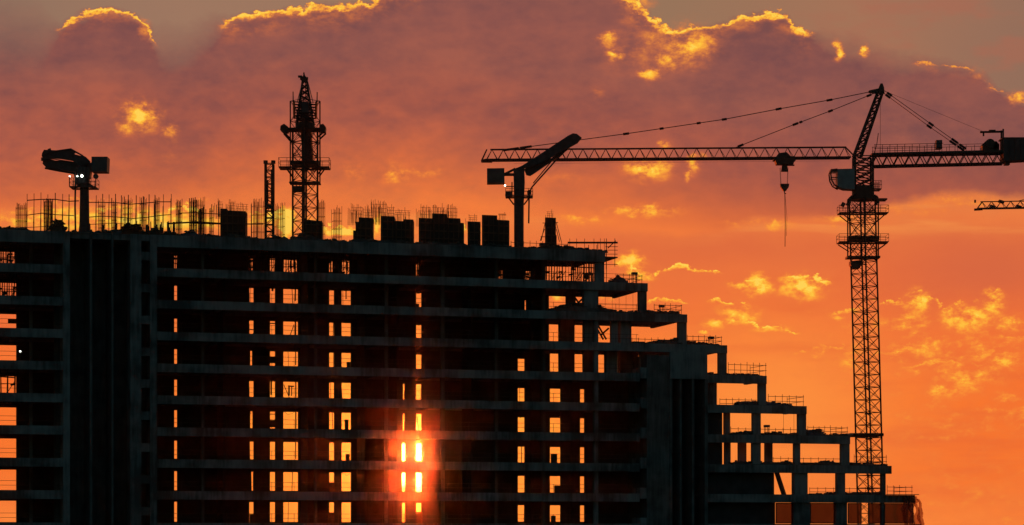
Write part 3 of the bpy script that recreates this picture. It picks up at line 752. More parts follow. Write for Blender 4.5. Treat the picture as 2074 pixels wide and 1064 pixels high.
m.build('tie_frame', M_STEEL, o)

# ------------------------------------------------------------------ tower crane on the roof, seen end on, jib pointing away
W1 = 6.0; u1, _, s1 = B(618, 475, W1); K1 = F / s1; zr = ZL(0)
t2 = thing('tower_crane', 'lattice tower crane on the roof seen end on, its jib pointing away', 'tower crane', at(u1, W1, zr))
def r1(py): return CZ + (HY - py) / K1 - zr
def x1_(px): return (px - 618) / K1
c_, b_ = MB(), MB(); lattice_mast(c_, b_, 1.45, 0, r1(262), 1.62, lambda z: 0, .10, .038)
c_.build('mast_chords', M_STEEL, t2); b_.build('mast_bracing', M_STEEL, t2)
m = MB()
for yy in (-.25, .25): m.tube((.12, yy, 0), (.12, yy, r1(262)), .06, 4)
m.bar((-.2, -.6, 0), (-.2, -.6, r1(262)), .22)
m.build('ladder', M_STEEL, t2)
c_, b_ = MB(), MB(); lattice_mast(c_, b_, (x1_(649) - x1_(589)) / 2, r1(372), r1(205), 2.4, lambda z: 0, .07, .03)
c_.build('cage_chords', M_STEEL, t2); b_.build('cage_bracing', M_STEEL, t2)
for bx in ((587, 649, -1.0, 1.0, 373, 370.5), (590, 646, -.9, .9, 335, 328), (594, 612, -.9, .5, 389, 379)): MB().box(x1_(bx[0]), x1_(bx[1]), bx[2], bx[3], r1(bx[4]), r1(bx[5])).build('cage_collar', M_STEEL, t2)
d_, r_ = MB(), MB(); platform(d_, r_, x1_(566), x1_(668), 1.2, r1(340), 1.0)
for sg in (-1, 1):
    for yy in (-.9, .9): d_.bar((x1_(618 + sg * 38), yy, r1(341)), (x1_(618 + sg * 27), yy, r1(356)), .12)
d_.build('work_platform', M_STEEL, t2); r_.build('platform_railing', M_STEEL, t2)
m = MB()
m.box(x1_(576), x1_(655), -1.2, 1.2, r1(265), r1(262))
m.prism([(x1_(569), r1(266)), (x1_(570), r1(258)), (x1_(577), r1(254)), (x1_(585), r1(260)), (x1_(585), r1(270)), (x1_(576), r1(272))], -1.1, .3)
m.prism([(x1_(650), r1(270)), (x1_(649), r1(256)), (x1_(656), r1(254)), (x1_(661), r1(260)), (x1_(660), r1(270))], -1.1, .3)
for yy in (-.9, .9): m.bar((x1_(574), yy, r1(268)), (x1_(590), yy, r1(286)), .2); m.bar((x1_(659), yy, r1(268)), (x1_(646), yy, r1(280)), .14)
m.build('turret_platform', M_STEEL, t2)
m = MB(); m.tube((0, 0, r1(262)), (0, 0, r1(250)), 1.15, 14); m.build('slewing_ring', M_STEEL, t2)
# jib pointing away and counter jib pointing to the viewer, both foreshortened
dv = Vector((u1 * CP - W1 * SP, D0 + u1 * SP + W1 * CP, 0)).normalized(); dv2 = Matrix.Rotation(-.012, 3, 'Z') @ dv
c_, b_ = MB(), MB(); zj = r1(240)
tri_jib(c_, b_, (0, 0, zj), tuple(dv2 * 44 + Vector((0, 0, zj + .4))), 1.3, 1.15, 1.6, .085, .045)
c_.build('jib_chords', M_STEEL, t2); b_.build('jib_bracing', M_STEEL, t2)
c_, b_, r_ = MB(), MB(), MB()
e = -dv * 11; sd_ = Vector((dv.y, -dv.x, 0)); hw = 1.25
for sg in (-1, 1):
    c_.bar(sd_ * sg * hw + Vector((0, 0, zj)), e + sd_ * sg * hw + Vector((0, 0, zj)), .18)
    for k in range(5):
        f = e * (k / 4.0); r_.bar(f + sd_ * sg * (hw + .1) + Vector((0, 0, zj)), f + sd_ * sg * (hw + .1) + Vector((0, 0, zj + 1.1)), .08)
    for hh in (.55, 1.1): r_.tube(sd_ * sg * (hw + .1) + Vector((0, 0, zj + hh)), e + sd_ * sg * (hw + .1) + Vector((0, 0, zj + hh)), .04, 4)
for k in range(6):
    a = e * (k / 6.0); b = e * ((k + 1) / 6.0)
    b_.bar(a + sd_ * hw + Vector((0, 0, zj)), b - sd_ * hw + Vector((0, 0, zj)), .1); b_.bar(a + sd_ * hw + Vector((0, 0, zj)), a - sd_ * hw + Vector((0, 0, zj)), .1)
c_.build('counter_jib_chords', M_STEEL, t2); b_.build('counter_jib_bracing', M_STEEL, t2); r_.build('walkway_railing', M_STEEL, t2)
m = MB(); cw = e * .93
for k in range(2):
    c0 = cw + dv * (k * .8); m.chunk((c0.x, c0.y, zj - .5), .38, .3, .6, math.atan2(sd_.y, sd_.x))
m.build('counterweight', M_CW, t2)
m = MB(); w0 = e * .55; m.tube(w0 - sd_ * .55 + Vector((0, 0, zj + .5)), w0 + sd_ * .55 + Vector((0, 0, zj + .5)), .3, 12)
m.build('winch', M_STEEL, t2)
m = MB(); hz0, hz1 = r1(250), r1(160); ap = Vector((x1_(616), 0, hz1))
for sg in (-1, 1):
    for yy in (-.8, .8): m.bar((sg * .95, yy, hz0), (x1_(617) + sg * .22, yy * .2, hz1), .14)
for k in range(8):
    f0, f1 = k / 8, (k + 1) / 8
    for yy in (-1, 1):
        A = Vector((-1.15, .8 * yy, hz0)).lerp(Vector((x1_(617) - .22, .16 * yy, hz1)), f0); C_ = Vector((1.15, .8 * yy, hz0)).lerp(Vector((x1_(617) + .22, .16 * yy, hz1)), f1)
        m.bar(A, C_, .1); D_ = Vector((1.15, .8 * yy, hz0)).lerp(Vector((x1_(617) + .22, .16 * yy, hz1)), f0); E_ = Vector((-1.15, .8 * yy, hz0)).lerp(Vector((x1_(617) - .22, .16 * yy, hz1)), f1); m.bar(D_, E_, .1)
m.build('tower_head', M_STEEL, t2)
m = MB(); m.tube((x1_(608), 0, r1(159)), (x1_(624), 0, r1(160)), .2, 8); m.tube((x1_(616), -.4, r1(162)), (x1_(616), .4, r1(159)), .36, 12); m.tube((x1_(616), 0, r1(158)), (x1_(616), 0, r1(150)), .26, 6, .06)
m.bar((x1_(615.5), 0, r1(160)), (x1_(615.5), 0, r1(147)), .12); m.box(x1_(604), x1_(612), -.3, .3, r1(157), r1(154)); m.build('head_sheaves', M_STEEL, t2)
m = MB()
for sg in (-1, 1): m.tube(Vector((sg * .3, 0, r1(165))), e * .85 + sd_ * sg * .9 + Vector((0, 0, zj + .2)), .05, 4); m.tube(Vector((0, 0, r1(162))), dv2 * (22 if sg < 0 else 38) + Vector((0, 0, zj + 1.5)), .05, 4)
m.build('pendant_bar', M_STEEL, t2)

# ------------------------------------------------------------------ far tower crane, only its jib end in view
DF = 450.0; KF = F / DF
fc = thing('tower_crane', 'distant tower crane of which only the jib tip shows at the right edge', 'tower crane', ((2300 - CX) / KF, DF, 0))
def qf(px, py, y=0.0): return ((px - 2300) / KF, y, CZ + (HY - py) / KF)
c_, b_ = MB(), MB(); tri_jib(c_, b_, qf(2290, 418), qf(1979, 423), 1.25, 1.3, 1.7, .075, .055)
c_.bar(qf(1973, 425), qf(1990, 424), .3); c_.bar(qf(1975, 405), qf(1975, 411), .25); c_.bar(qf(1980, 422), qf(1990, 409), .12)
c_.build('jib_chords', M_STEEL, fc); b_.build('jib_bracing', M_STEEL, fc)
for px in (2010, 2028, 2063): MB().chunk(qf(px, 419 if px != 2028 else 409), .5, .5, .22, 0, .3).build('jib_joint', M_STEEL, fc)
c_, b_ = MB(), MB(); lattice_mast(c_, b_, 1.7, 0, qf(0, 400)[2], 3, lambda z: 0, .15, .06)
c_.build('mast_chords', M_STEEL, fc); b_.build('mast_bracing', M_STEEL, fc)
c_, b_ = MB(), MB(); tri_jib(c_, b_, qf(2310, 418), qf(2440, 418), 1.25, 1.3, 1.7); c_.bar(qf(2300, 400), qf(2300, 340), .5); c_.tube(qf(2300, 345), qf(2060, 408), .06); c_.tube(qf(2300, 345), qf(2430, 405), .06)
c_.build('counter_jib', M_STEEL, fc); b_.build('counter_jib_bracing', M_STEEL, fc); MB().box(*[x for p in ((qf(2400, 0)[0], qf(2440, 0)[0]), (-1, 1), (qf(0, 440)[2], qf(0, 415)[2])) for x in p]).build('counterweight', M_CW, fc)

# ------------------------------------------------------------------ concrete placing booms on the roof
def lamp(o, px, py, qq, k, r=.2, y=-.9):
    m = MB(); p = Vector(qq(px, py, y)); m.tube(p + Vector((0, .05, 0)), p + Vector((0, .3, .05)), r * 1.25, 10)
    h = m.build('floodlight_housing', M_STEEL, o)
    MB().tube(p - Vector((0, .02, 0)), p + Vector((0, .05, 0)), r, 12).build('lens', M_LAMP, h)
# left one, folded to the left
WB = 4.0; ub_, _, sb_ = B(171, 470, WB); KB = F / sb_; zr0 = ZL(0)
pb1 = thing('placing_boom', 'concrete placing boom folded to the left with lit lamps on its mast', 'placing boom', at(ub_, WB, zr0), 0, 'concrete placing booms on the roof')
def qb(px, py, y=0.0): return ((px - 171) / KB, y, CZ + (HY - py) / KB - zr0)
m = MB(); m.tube((0, 0, 0), (0, 0, qb(0, 372)[2]), .60, 12, .50); m.tube((.02, 0, -.0), (.05, 0, 1.6), .76, 12, .62); m.build('mast', M_BOOM, pb1)
m = MB(); m.tube(qb(168, 374), qb(168, 340), .78, 12); m.prism([qb(*p)[::2] for p in [(158, 348), (160, 338), (190, 330), (186, 342), (183, 362), (162, 364)]], -.55, .55); m.build('slewing_head', M_BOOM, pb1)
m = MB(); m.prism([qb(*p)[::2] for p in [(87, 312), (91, 305), (130, 307), (142, 305), (149, 307), (152, 314), (176, 320), (184, 328), (180, 340), (160, 336), (148, 327), (125, 323), (108, 322), (92, 324), (86, 318)]], -.55, -.1); m.build('upper_boom_section', M_BOOM, pb1)
m = MB(); m.prism([qb(*p)[::2] for p in [(87, 326), (92, 321), (104, 323), (112, 325.5), (130, 325), (150, 328), (160, 336), (165, 350), (148, 348), (112, 342), (93, 339), (86, 332)]], .0, .5); m.build('lower_boom_section', M_BOOM, pb1)
m = MB(); m.path([qb(90, 340, .3), qb(115, 345, .3), qb(150, 351, .3), qb(163, 352, .3)], .12); m.path([qb(152, 350, -.6), qb(155, 362, -.6), qb(154, 420, -.6), qb(155, 472, -.6)], .11); m.path([qb(88, 316, -.6), qb(110, 309, -.6), qb(145, 304, -.6), qb(170, 318, -.6)], .1)
m.tube(qb(92, 320, 0), qb(92, 326, 0), .5, 8); m.build('delivery_pipe', M_BOOM, pb1)
m = MB(); m.path([qb(145, 304), qb(150, 312)], .2); m.bar(qb(176, 334), qb(190, 334), .3); m.bar(qb(176, 346), qb(190, 346), .16); m.bar(qb(184, 334), qb(186, 346), .16); m.build('counterweight_arm', M_BOOM, pb1)
m = MB(); m.prism([qb(*p)[::2] for p in [(188, 350), (219, 350), (220, 320), (188, 320)]], -.9, .9); m.build('counterweight', M_STEEL2, pb1)
d_, r_ = MB(), MB(); a = qb(144, 380); b = qb(197, 380); platform(d_, r_, a[0], b[0], 1.2, a[2], .9); d_.prism([qb(*p)[::2] for p in [(154, 380), (161, 372), (182, 372), (193, 380)]], -.3, .3)
d_.build('work_platform', M_BOOM, pb1); r_.build('platform_railing', M_BOOM, pb1)
m = MB()
for px, py in ((144, 360), (197, 358)): m.tube(qb(px, 380, -1.0), qb(px, py, -1.0), .05, 5)
m.tube(qb(197, 360, -1.1), qb(197, 360, -.8), .3, 8); m.build('lamp_post', M_BOOM, pb1)
lamp(pb1, 144, 360, qb, KB, .09); lamp(pb1, 159.5, 359.5, qb, KB, .08); lamp(pb1, 168.5, 359, qb, KB, .15)
for (pa_, pb_, rr) in (((98, 305), (104, 303), .12), ((133, 306), (146, 304), .16), ((118, 343), (128, 346), .12), ((140, 303), (175, 320), .05), ((100, 322), (148, 329), .05)):
    MB().tube(qb(*pa_, -.3), qb(*pb_, -.3), rr, 6).build('hydraulic_ram', M_BOOM, pb1)
# centre one, raised to the right
WB2 = 4.0; ub2, _, sb2 = B(1051, 490, WB2); KB2 = F / sb2
pb2 = thing('placing_boom', 'concrete placing boom slanting up to the right in front of the jib', 'placing boom', at(ub2, WB2, zr0), 0, 'concrete placing booms on the roof')
def qc(px, py, y=0.0): return ((px - 1051) / KB2, y, CZ + (HY - py) / KB2 - zr0)
m = MB(); m.tube((0, 0, 0), (0, 0, qc(0, 345)[2]), .57, 12, .60); m.build('mast', M_BOOM, pb2)
m = MB(); m.prism([qc(*p)[::2] for p in [(1040, 346), (1050, 341), (1062, 344), (1063, 372), (1061, 412), (1056, 420), (1045, 420), (1041, 410)]], -.62, .62); m.build('slewing_head', M_BOOM, pb2)
m = MB(); m.prism([qc(*p)[::2] for p in [(1042, 344), (1058, 337), (1100, 310), (1150, 277), (1160, 272), (1168, 273), (1178, 281), (1170, 291), (1148, 303), (1120, 318), (1100, 330), (1075, 340)]], -.65, -.12); m.build('upper_boom_section', M_BOOM, pb2)
m = MB(); m.prism([qc(*p)[::2] for p in [(1062, 344), (1066, 338), (1098, 325), (1102, 328), (1118, 320), (1150, 296), (1160, 292), (1150, 303), (1130, 318), (1082, 351), (1074, 356), (1066, 354)]], .0, .5); m.build('lower_boom_section', M_BOOM, pb2)
m = MB(); m.path([qc(1150, 300, .3), qc(1128, 322, .3), qc(1078, 378, .3), qc(1072, 390, .3)], .10); m.path([qc(1140, 300, -.3), qc(1115, 330, -.3), qc(1080, 372, -.3)], .07); m.path([qc(1072, 384, .3), qc(1071, 452, .3)], .10)
m.tube(qc(1072, 386, .3), qc(1072, 394, .3), .25, 8); m.build('delivery_hose', M_BOOM, pb2)
m = MB(); m.bar(qc(1044, 342), qc(1022, 353), .2); m.bar(qc(1044, 354), qc(1020, 354), .25); m.bar(qc(1046, 344), qc(1062, 340), .3); m.build('counterweight_arm', M_BOOM, pb2)
m = MB(); m.prism([qc(*p)[::2] for p in [(986.5, 372.5), (1022, 372), (1021.5, 343), (986.5, 343.5)]], -.9, .9); m.build('counterweight', M_STEEL2, pb2)
d_, r_ = MB(), MB(); a = qc(1024, 398); platform(d_, r_, a[0], qc(1079, 398)[0], 1.1, a[2], .8); d_.prism([qc(*p)[::2] for p in [(1023, 397), (1025, 390), (1036, 390), (1037, 399), (1026, 399)]], -.9, .2)
for sg in (-1, 1): d_.bar((sg * 1.35, 0, a[2]), (sg * .6, 0, a[2] - 1.0), .12)
d_.build('work_platform', M_BOOM, pb2); r_.build('platform_railing', M_BOOM, pb2)
m = MB(); m.bar(qc(1044, 378), qc(1024, 378), .08); m.bar(qc(1037, 369), qc(1037, 398), .1); m.build('lamp_post', M_BOOM, pb2)
lamp(pb2, 1023, 378, qc, KB2, .10)
# climbing ladder mast left of the roof crane
WH = 5.0; uh, _, sh = B(546, 470, WH); KH = F / sh
hm = thing('climbing_mast', 'narrow ladder mast with two knobbed tips standing on the roof', 'mast', at(uh, WH, zr0))
def qh(px, py, y=0.0): return ((px - 546.5) / KH, y, CZ + (HY - py) / KH - zr0)
m = MB()
for yy in (-.45, .45):
    for px in (538.5, 554): m.bar((qh(px, 0)[0], yy, 0), qh(px, 332, yy), .17)
    n = 12
    for k in range(n):
        za, zb2 = qh(0, 332)[2] * k / n, qh(0, 332)[2] * (k + 1) / n; xa, xb = qh(538.5, 0)[0], qh(554, 0)[0]
        m.bar((xa, yy, zb2), (xb, yy, zb2), .08)
        m.bar((xa, yy, za), (xb, yy, zb2), .06) if k % 2 else m.bar((xb, yy, za), (xa, yy, zb2), .06)
m.build('frame', M_STEEL, hm)
for px in (538.5, 554): MB().tube(qh(px, 332), qh(px, 325.5), .26, 10).build('tip', M_STEEL, hm)
m = MB(); m.bar(qh(552.5, 434, -.2), qh(552.5, 345, -.2), .26); m.bar(qh(542, 420, -.1), qh(542, 365, -.1), .2); m.box(qh(541, 0)[0], qh(556, 0)[0], -.5, .3, qh(0, 423)[2], qh(0, 416)[2]); m.build('guide_ram', M_STEEL, hm)

# ------------------------------------------------------------------ wall formwork and starter bars on the roof
def fw(name, label, group, px0, px1, pyt, w, depth, steps=(), bars=None, base=None, mat=M_FORM, cat='formwork'):
    uc, _, s = B((px0 + px1) / 2, 480, w); z0 = ZL(0) if base is None else base; K = F / s
    o = roofthing(name, label, cat, uc, w, z0, group)
    def lx(px): return U(px, w) - uc
    def lz(py): return CZ + (HY - py) / K - z0
    m = MB(); rib = MB()
    for (a, b, t) in ((px0, px1, pyt),) + tuple(steps):
        d = .02 * len(m.v) / 8
        sk = .3 * depth; k0 = len(m.v); m.box(lx(a), lx(b), -d, depth - d, 0, lz(t)); m.v[k0:] = [(x_ + (sk if y_ > 0 else 0), y_, z_) for x_, y_, z_ in m.v[k0:]]
        x = lx(a) + .15
        while x < lx(b): rib.box(x, x + .09, -d - .12, -d, .1, lz(t) - .05); x += .62
        for k in range(int(lz(t) / .9)): rib.box(lx(a) + .02, lx(b) - .02, -d - .24, -d - .12, .35 + k * .9, .47 + k * .9)
    m.build('form_panel', mat, o); rib.build('soldier', M_WOOD, o)
    if bars:
        for (a, b, t, n) in bars:
            r = MB()
            for k in range(n):
                x = lx(a) + (lx(b) - lx(a)) * (k + random.uniform(.2, .8)) / n; tt = lz(t + random.uniform(-3, 9))
                for yy in (.15, depth - .15): r.tube((x, yy, lz(pyt) * .8), (x + random.uniform(-.06, .06), yy, tt - (.3 if yy > .2 else 0)), .022, 4)
            zt_ = lz(t)
            for k in range(3): zz = lz(pyt) + (zt_ - lz(pyt)) * (k + 1) / 4; r.tube((lx(a), .15, zz), (lx(b), .15, zz), .018, 4)
            r.build('starter_bars', M_REBAR, o)
    return o
G1 = 'formwork blocks on the roof'
fw('column_formwork', 'dark wall formwork block left of the narrow ladder mast', G1, 446, 497, 427, 4, 2.2, ((446, 459, 423.5),), ((441, 452, 404, 5), (463, 476, 406, 8), (478, 503, 408, 7)), cat='formwork')
fw('column_formwork', 'low dark formwork block at the foot of the roof crane', G1, 616, 652, 447, 2.5, 1.8, (), None)
fw('column_formwork', 'ragged formwork block just right of the roof crane', G1, 727, 755, 441, 4, 2.2, ((720, 728, 450), (715, 722, 468)), ((712, 735, 414, 10), (736, 756, 420, 5)))
fw('column_formwork', 'stepped formwork block with the tallest starter bars', G1, 771, 799, 438, 4, 2.4, ((799, 817, 447), (817, 837, 443)), ((751, 784, 407, 16), (785, 800, 414, 6), (800, 832, 421, 10)))
fw('column_formwork', 'widest formwork block with its middle raised', G1, 848, 876, 442, 4, 2.4, ((875, 905, 432), (905, 932, 440), (932, 939, 449)), ((852, 874, 413, 10), (876, 902, 412, 12), (905, 927, 413, 10)))
fw('column_formwork', 'narrow formwork block between two wider blocks', G1, 947, 973, 449, 4, 2.0, (), ((950, 968, 433, 5),))
fw('column_formwork', 'formwork block with raised left half beside the slanting boom mast', G1, 976, 1007, 436, 4, 2.2, ((1007, 1030, 445),), ((1010, 1026, 431, 5),))
fw('column_formwork', 'slim lone formwork column right of the slanting boom mast', G1, 1104, 1126, 441, 4, 1.2, ((1113, 1126, 476),), ((1108, 1122, 425, 4),))
# thin props leaning on the lone column
o = roofthing('raking_props', 'thin raking props either side of the lone formwork column', 'props', U(1114, 4), 3.4, ZL(0))
m = MB()
for (a, b, c, d) in ((1104, 452, 1096, 488), (1103, 464, 1094, 488), (1127, 452, 1137, 490), (1127, 464, 1133, 490), (1099, 452, 1105, 452), (1125, 451, 1130, 451), (1095, 480, 1105, 480)):
    p = B(a, b, 3.4); r_ = B(c, d, 3.4); m.tube((p[0] - U(1114, 4), 0, p[1] - ZL(0)), (r_[0] - U(1114, 4), 0, max(0, r_[1] - ZL(0))), .045, 4)
m.chunk((U(1099, 3.4) - U(1114, 4), 0, 1.0), .35, .3, .18); m.build('prop', M_TUBE, o)

# free standing reinforcement cages
G2 = 'reinforcement cages on the roof'
def cage(label, px0, px1, pyt, n, w, dense=0, hoops=5):
    uc, _, s = B((px0 + px1) / 2, 480, w); K = F / s; z0 = ZL(0)
    o = roofthing('rebar_cage', label, 'rebar cage', uc, w, z0, G2)
    m = MB(); hw_ = (U(px1, w) - U(px0, w)) / 2; H = CZ + (HY - pyt) / K - z0
    dp = min(hw_, .5) if not dense else .4
    for k in range(n):
        x = -hw_ + 2 * hw_ * k / (n - 1)
        for yy in (-dp, dp):
            h = H + random.uniform(-.5, .12); m.tube((x, yy, 0), (x + random.uniform(-.05, .05), yy, h), .024 + .012 * dense, 4)
    m.build('bars', M_REBAR, o); hh = MB()
    for k in range(hoops):
        z = H * (k + .7) / (hoops + .6)
        for a, b in (((-hw_, -dp), (hw_, -dp)), ((hw_, -dp), (hw_, dp)), ((hw_, dp), (-hw_, dp)), ((-hw_, dp), (-hw_, -dp))): hh.tube((*a, z), (*b, z), .02, 4)
        hh.build('hoop', M_REBAR, o); hh = MB()
cage('faint rebar cage at the far left end of the roof', 33, 53, 411, 8, 7)
cage('dense rebar cage left of the folded boom mast', 90, 106, 402, 7, 5, 1, 9)
cage('thin rebar cage just right of the folded boom mast', 200, 212, 405, 5, 6)
cage('rebar cage second to the right of the folded boom mast', 226, 236, 402, 5, 6)
cage('rebar cage over the middle of the brightest cloud streak', 250, 266, 400, 6, 6, 0, 7)
cage('rebar cage right of the sagging middle of the scaffold rails', 284, 296, 400, 6, 6)
cage('rebar cage near the right end of the scaffold rails', 312, 322, 398, 5, 6)
cage('short slim rebar cage where the scaffold rails end', 358, 367, 405, 5, 5, 1)
cage('dark rebar cage with the tallest bars left of the formwork block', 385, 396, 402, 6, 5, 2, 9)
cage('pale wide rebar cage behind the dark one', 397, 413, 401, 7, 8)
cage('rebar cage bundle closest left of the dark formwork block', 403, 412, 421, 5, 5, 2, 6)
cage('slender rebar cage standing apart before the dark formwork block', 425, 431, 416, 3, 5, 1)
cage('wide rebar cage touching the left side of the ladder mast', 512, 534, 403, 9, 7)
cage('pale rebar cage between the ladder mast and the roof crane', 558, 575, 412, 7, 8)
cage('rebar cage right behind the roof crane foot', 646, 657, 406, 5, 7)
cage('lone pale rebar cage between the roof crane and the ragged formwork', 674, 690, 418, 6, 8)
# scaffold with sagging rails along the left part of the roof
o = roofthing('edge_scaffold', 'long edge scaffold with sagging rails along the left of the roof', 'scaffold', U(50, 3), 3.0, ZL(0))
ub = U(50, 3); K = F / B(200, 470, 3)[2]
def sc(px, py, y=0.0): u_, z_, _ = B(px, py, 3.0); return (u_ - ub, y, z_ - ZL(0))
for px, t in ((55, 393), (69, 392), (83, 390), (97, 394), (112, 391), (127, 393), (140, 394), (153, 392), (195, 396), (208, 393), (221, 394), (234, 393), (246, 396), (260, 395), (276, 396), (290, 398), (302, 394), (314, 395), (331, 394), (347, 393)):
    p = sc(px, t); m = MB().tube((p[0], 0, 0), p, .035 if px % 2 else .05, 5); m.tube((p[0], 0, 1.5), (p[0], 1.0, 1.5), .03, 4); m.tube((p[0], 1.0, 0), (p[0] + .1, 1.0, p[2] - random.uniform(.3, 1.2)), .03, 4); m.build('standard', M_TUBE, o)
m = MB(); MB().path([sc(*p, .06) for p in ((55, 406), (85, 404), (112, 404), (140, 408), (160, 407))], .06).build('ledger', M_TUBE, o); MB().path([sc(*p, .06) for p in ((180, 410), (208, 410), (240, 411), (262, 414), (290, 412), (320, 409), (347, 409))], .055).build('ledger', M_TUBE, o)
MB().path([sc(*p, .06) for p in ((55, 436), (85, 432), (112, 435), (150, 437))], .05).build('ledger', M_TUBE, o); MB().path([sc(*p, .06) for p in ((180, 440), (208, 438), (240, 440), (270, 443), (300, 440), (330, 436), (347, 435))], .05).build('ledger', M_TUBE, o)
MB().path([sc(*p, .06) for p in ((180, 455), (230, 452), (262, 455))], .035).build('ledger', M_TUBE, o); MB().path([sc(*p, .06) for p in ((30, 462), (55, 461), (110, 458))], .035).build('ledger', M_TUBE, o)
o = roofthing('edge_scaffold', 'short scaffold with thick ledgers left of the dark formwork block', 'scaffold', U(350, 3), 3.0, ZL(0)); ub = U(350, 3)
m = MB()
for px, t in ((362, 425), (384, 420), (405, 432), (417, 424), (429, 414), (443, 410), (509, 414), (521, 420)): p = sc(px, t); MB().tube((p[0], 0, 0), p, .05, 5).build('standard', M_TUBE, o); m = MB(); MB().path([sc(*p, .06) for p in ((340, 453), (400, 450), (446, 453))], .10).build('ledger', M_TUBE, o); MB().path([sc(*p, .06) for p in ((384, 452), (446, 454), (534, 454))], .07).build('ledger', M_TUBE, o); MB().path([sc(*p, .06) for p in ((362, 432), (396, 431), (446, 434))], .05).build('ledger', M_TUBE, o)

# ------------------------------------------------------------------ piles of material on roof and terraces
def pile(name, label, cat, group, px0, px1, pyb, profile, w, z0, mat=M_RUB, n=22, dp=1.2):
    """heap whose ridge follows the given heights (metres) from left to right"""
    ua, ub_ = U(px0, w), U(px1, w); uc = (ua + ub_) / 2
    o = roofthing(name, label, cat, uc, w, z0, group)
    m = MB(); k = len(profile); L = ub_ - ua
    def hgt(f): x = f * (k - 1); i = min(int(x), k - 2); return profile[i] * (1 - (x - i)) + profile[i + 1] * (x - i)
    N_ = max(6, int(L / .35)); rows = 5; base = len(m.v)
    for i in range(N_ + 1):
        for j in range(rows):
            f = i / N_; s_ = math.sin(math.pi * j / (rows - 1))
            m.v.append((-L / 2 + L * f, -dp + 2 * dp * j / (rows - 1), hgt(f) * s_ * random.uniform(.8, 1.1) + (.0 if 0 < j < rows - 1 else -.0)))
    for i in range(N_):
        for j in range(rows - 1): a = base + i * rows + j; m.f.append((a, a + rows, a + rows + 1, a + 1))
    for _ in range(n):
        f = random.random(); h = hgt(f)
        m.chunk((-L / 2 + L * f, random.uniform(-dp * .6, dp * .5), h * random.uniform(.5, 1.0)), random.uniform(.1, .45), random.uniform(.05, .3), random.uniform(.03, .13), random.uniform(0, 3), random.uniform(-.35, .35))
    m.build('heap', mat, o)
    return o
G3 = 'piles of material on the roof'; zR = ZL(0) + .0
pile('material_pile', 'low ragged pile at the left end of the roof', 'pile', G3, -20, 60, 0, (.4, .6, .5, .75, .4, .3), 1.6, zR)
pile('material_pile', 'upright stack of boards left of the folded boom mast', 'pile', G3, 104, 133, 0, (.6, 1.6, 1.7, 1.4, .5), 1.6, zR, M_WOOD, 40, .5)
pile('material_pile', 'flat debris either side of the folded boom mast foot', 'pile', G3, 133, 245, 0, (.35, .3, .45, .3, .5, .6), 1.4, zR, n=40)
pile('bundle_stack', 'dense stack of bar bundles right of the folded boom', 'pile', G3, 243, 284, 0, (.8, 1.2, 1.6, 1.3, 1.6, 1.0), 1.8, zR, M_REBAR, 60, .6)
pile('material_pile', 'spiky low pile between bar bundles and dark cages', 'pile', G3, 284, 372, 0, (.7, .5, 1.0, .5, .9, .4, .3), 1.7, zR, M_WOOD, 60, .5)
pile('material_pile', 'rounded heap below the dark rebar cages', 'pile', G3, 366, 404, 0, (.3, .7, .9, .75, .4), 1.6, zR, M_TARP)
pile('material_pile', 'debris around the dark formwork block', 'pile', G3, 404, 520, 0, (.4, .5, .35, .5, .6, .3, .5), 1.4, zR, n=50)
pile('material_pile', 'small peaked heaps left of the roof crane foot', 'pile', G3, 545, 588, 0, (.2, .5, .9, .3, .7, .5, .2), 1.6, zR, n=24)
pile('material_pile', 'long sloping debris right of the roof crane', 'pile', G3, 588, 722, 0, (.5, .9, .8, .4, .3, .2, .7), 1.4, zR, n=60)
pile('material_pile', 'low debris in front of the formwork blocks', 'pile', G3, 722, 940, 0, (.6, .5, .55, .4, .45, .5, .4), 1.2, zR, n=70)
pile('material_pile', 'low debris round the slanting boom mast', 'pile', G3, 940, 1092, 0, (.4, .35, .5, .3, .35, .3, .4), 1.3, zR, n=50)
pile('material_pile', 'timber pile at the foot of the lone formwork column', 'pile', G3, 1088, 1150, 0, (.3, .6, .8, .75, .7, .6), 1.4, zR, M_WOOD, 30)
pile('material_pile', 'sloping tarpaulin heap near the right roof edge', 'pile', G3, 1150, 1224, 0, (.6, .5, .55, .4, .3, .2), 1.4, zR, M_TARP, 30)
# upright timber pieces
o = roofthing('timber_bundle', 'upright timbers leaning together right of the folded boom', 'timbers', U(330, 2), 2.0, ZL(0), None); m = MB()
for k in range(26):
    px = random.choice((206, 208, 235, 262, 276, 300, 308, 318, 326, 329, 340, 343, 352)) + random.uniform(-3, 3); t = random.uniform(448, 462)
    a = B(px, 472, 2); b = B(px + random.uniform(-2, 2), t, 2); MB().bar((a[0] - U(330, 2), random.uniform(-.3, .3), 0), (b[0] - U(330, 2), random.uniform(-.2, .2), b[1] - ZL(0)), random.uniform(.06, .22)).build('timber', M_WOOD, o)
G4 = 'material piles on the terraces'
pile('material_pile', 'stacked bags on the topmost terrace', 'pile', G4, 1238, 1268, 0, (.2, .8, .9, .85, .9, .3), 2.0, ZL(1), M_TARP, 16)
pile('material_pile', 'long sagging heap under the topmost terrace slab', 'pile', G4, 1112, 1212, 0, (.2, .5, .9, 1.1, 1.0, .9, .8), 1.2, ZL(2), M_RUB, 50)
pile('material_pile', 'sloping heap running down to the second end column', 'pile', G4, 1206, 1300, 0, (1.0, .7, .4, .25, .2, .35, .4), 1.4, ZL(2), M_RUB, 40)
pile('material_pile', 'ragged fill on the second terrace', 'pile', G4, 1308, 1378, 0, (.6, .5, .4, .35, .4, .15), 1.6, ZL(2), M_RUB, 26)
pile('material_pile', 'fill rising against the third end column', 'pile', G4, 1278, 1376, 0, (.3, .15, .2, .5, .4, .6, 1.1), 1.4, ZL(3), M_RUB, 40)
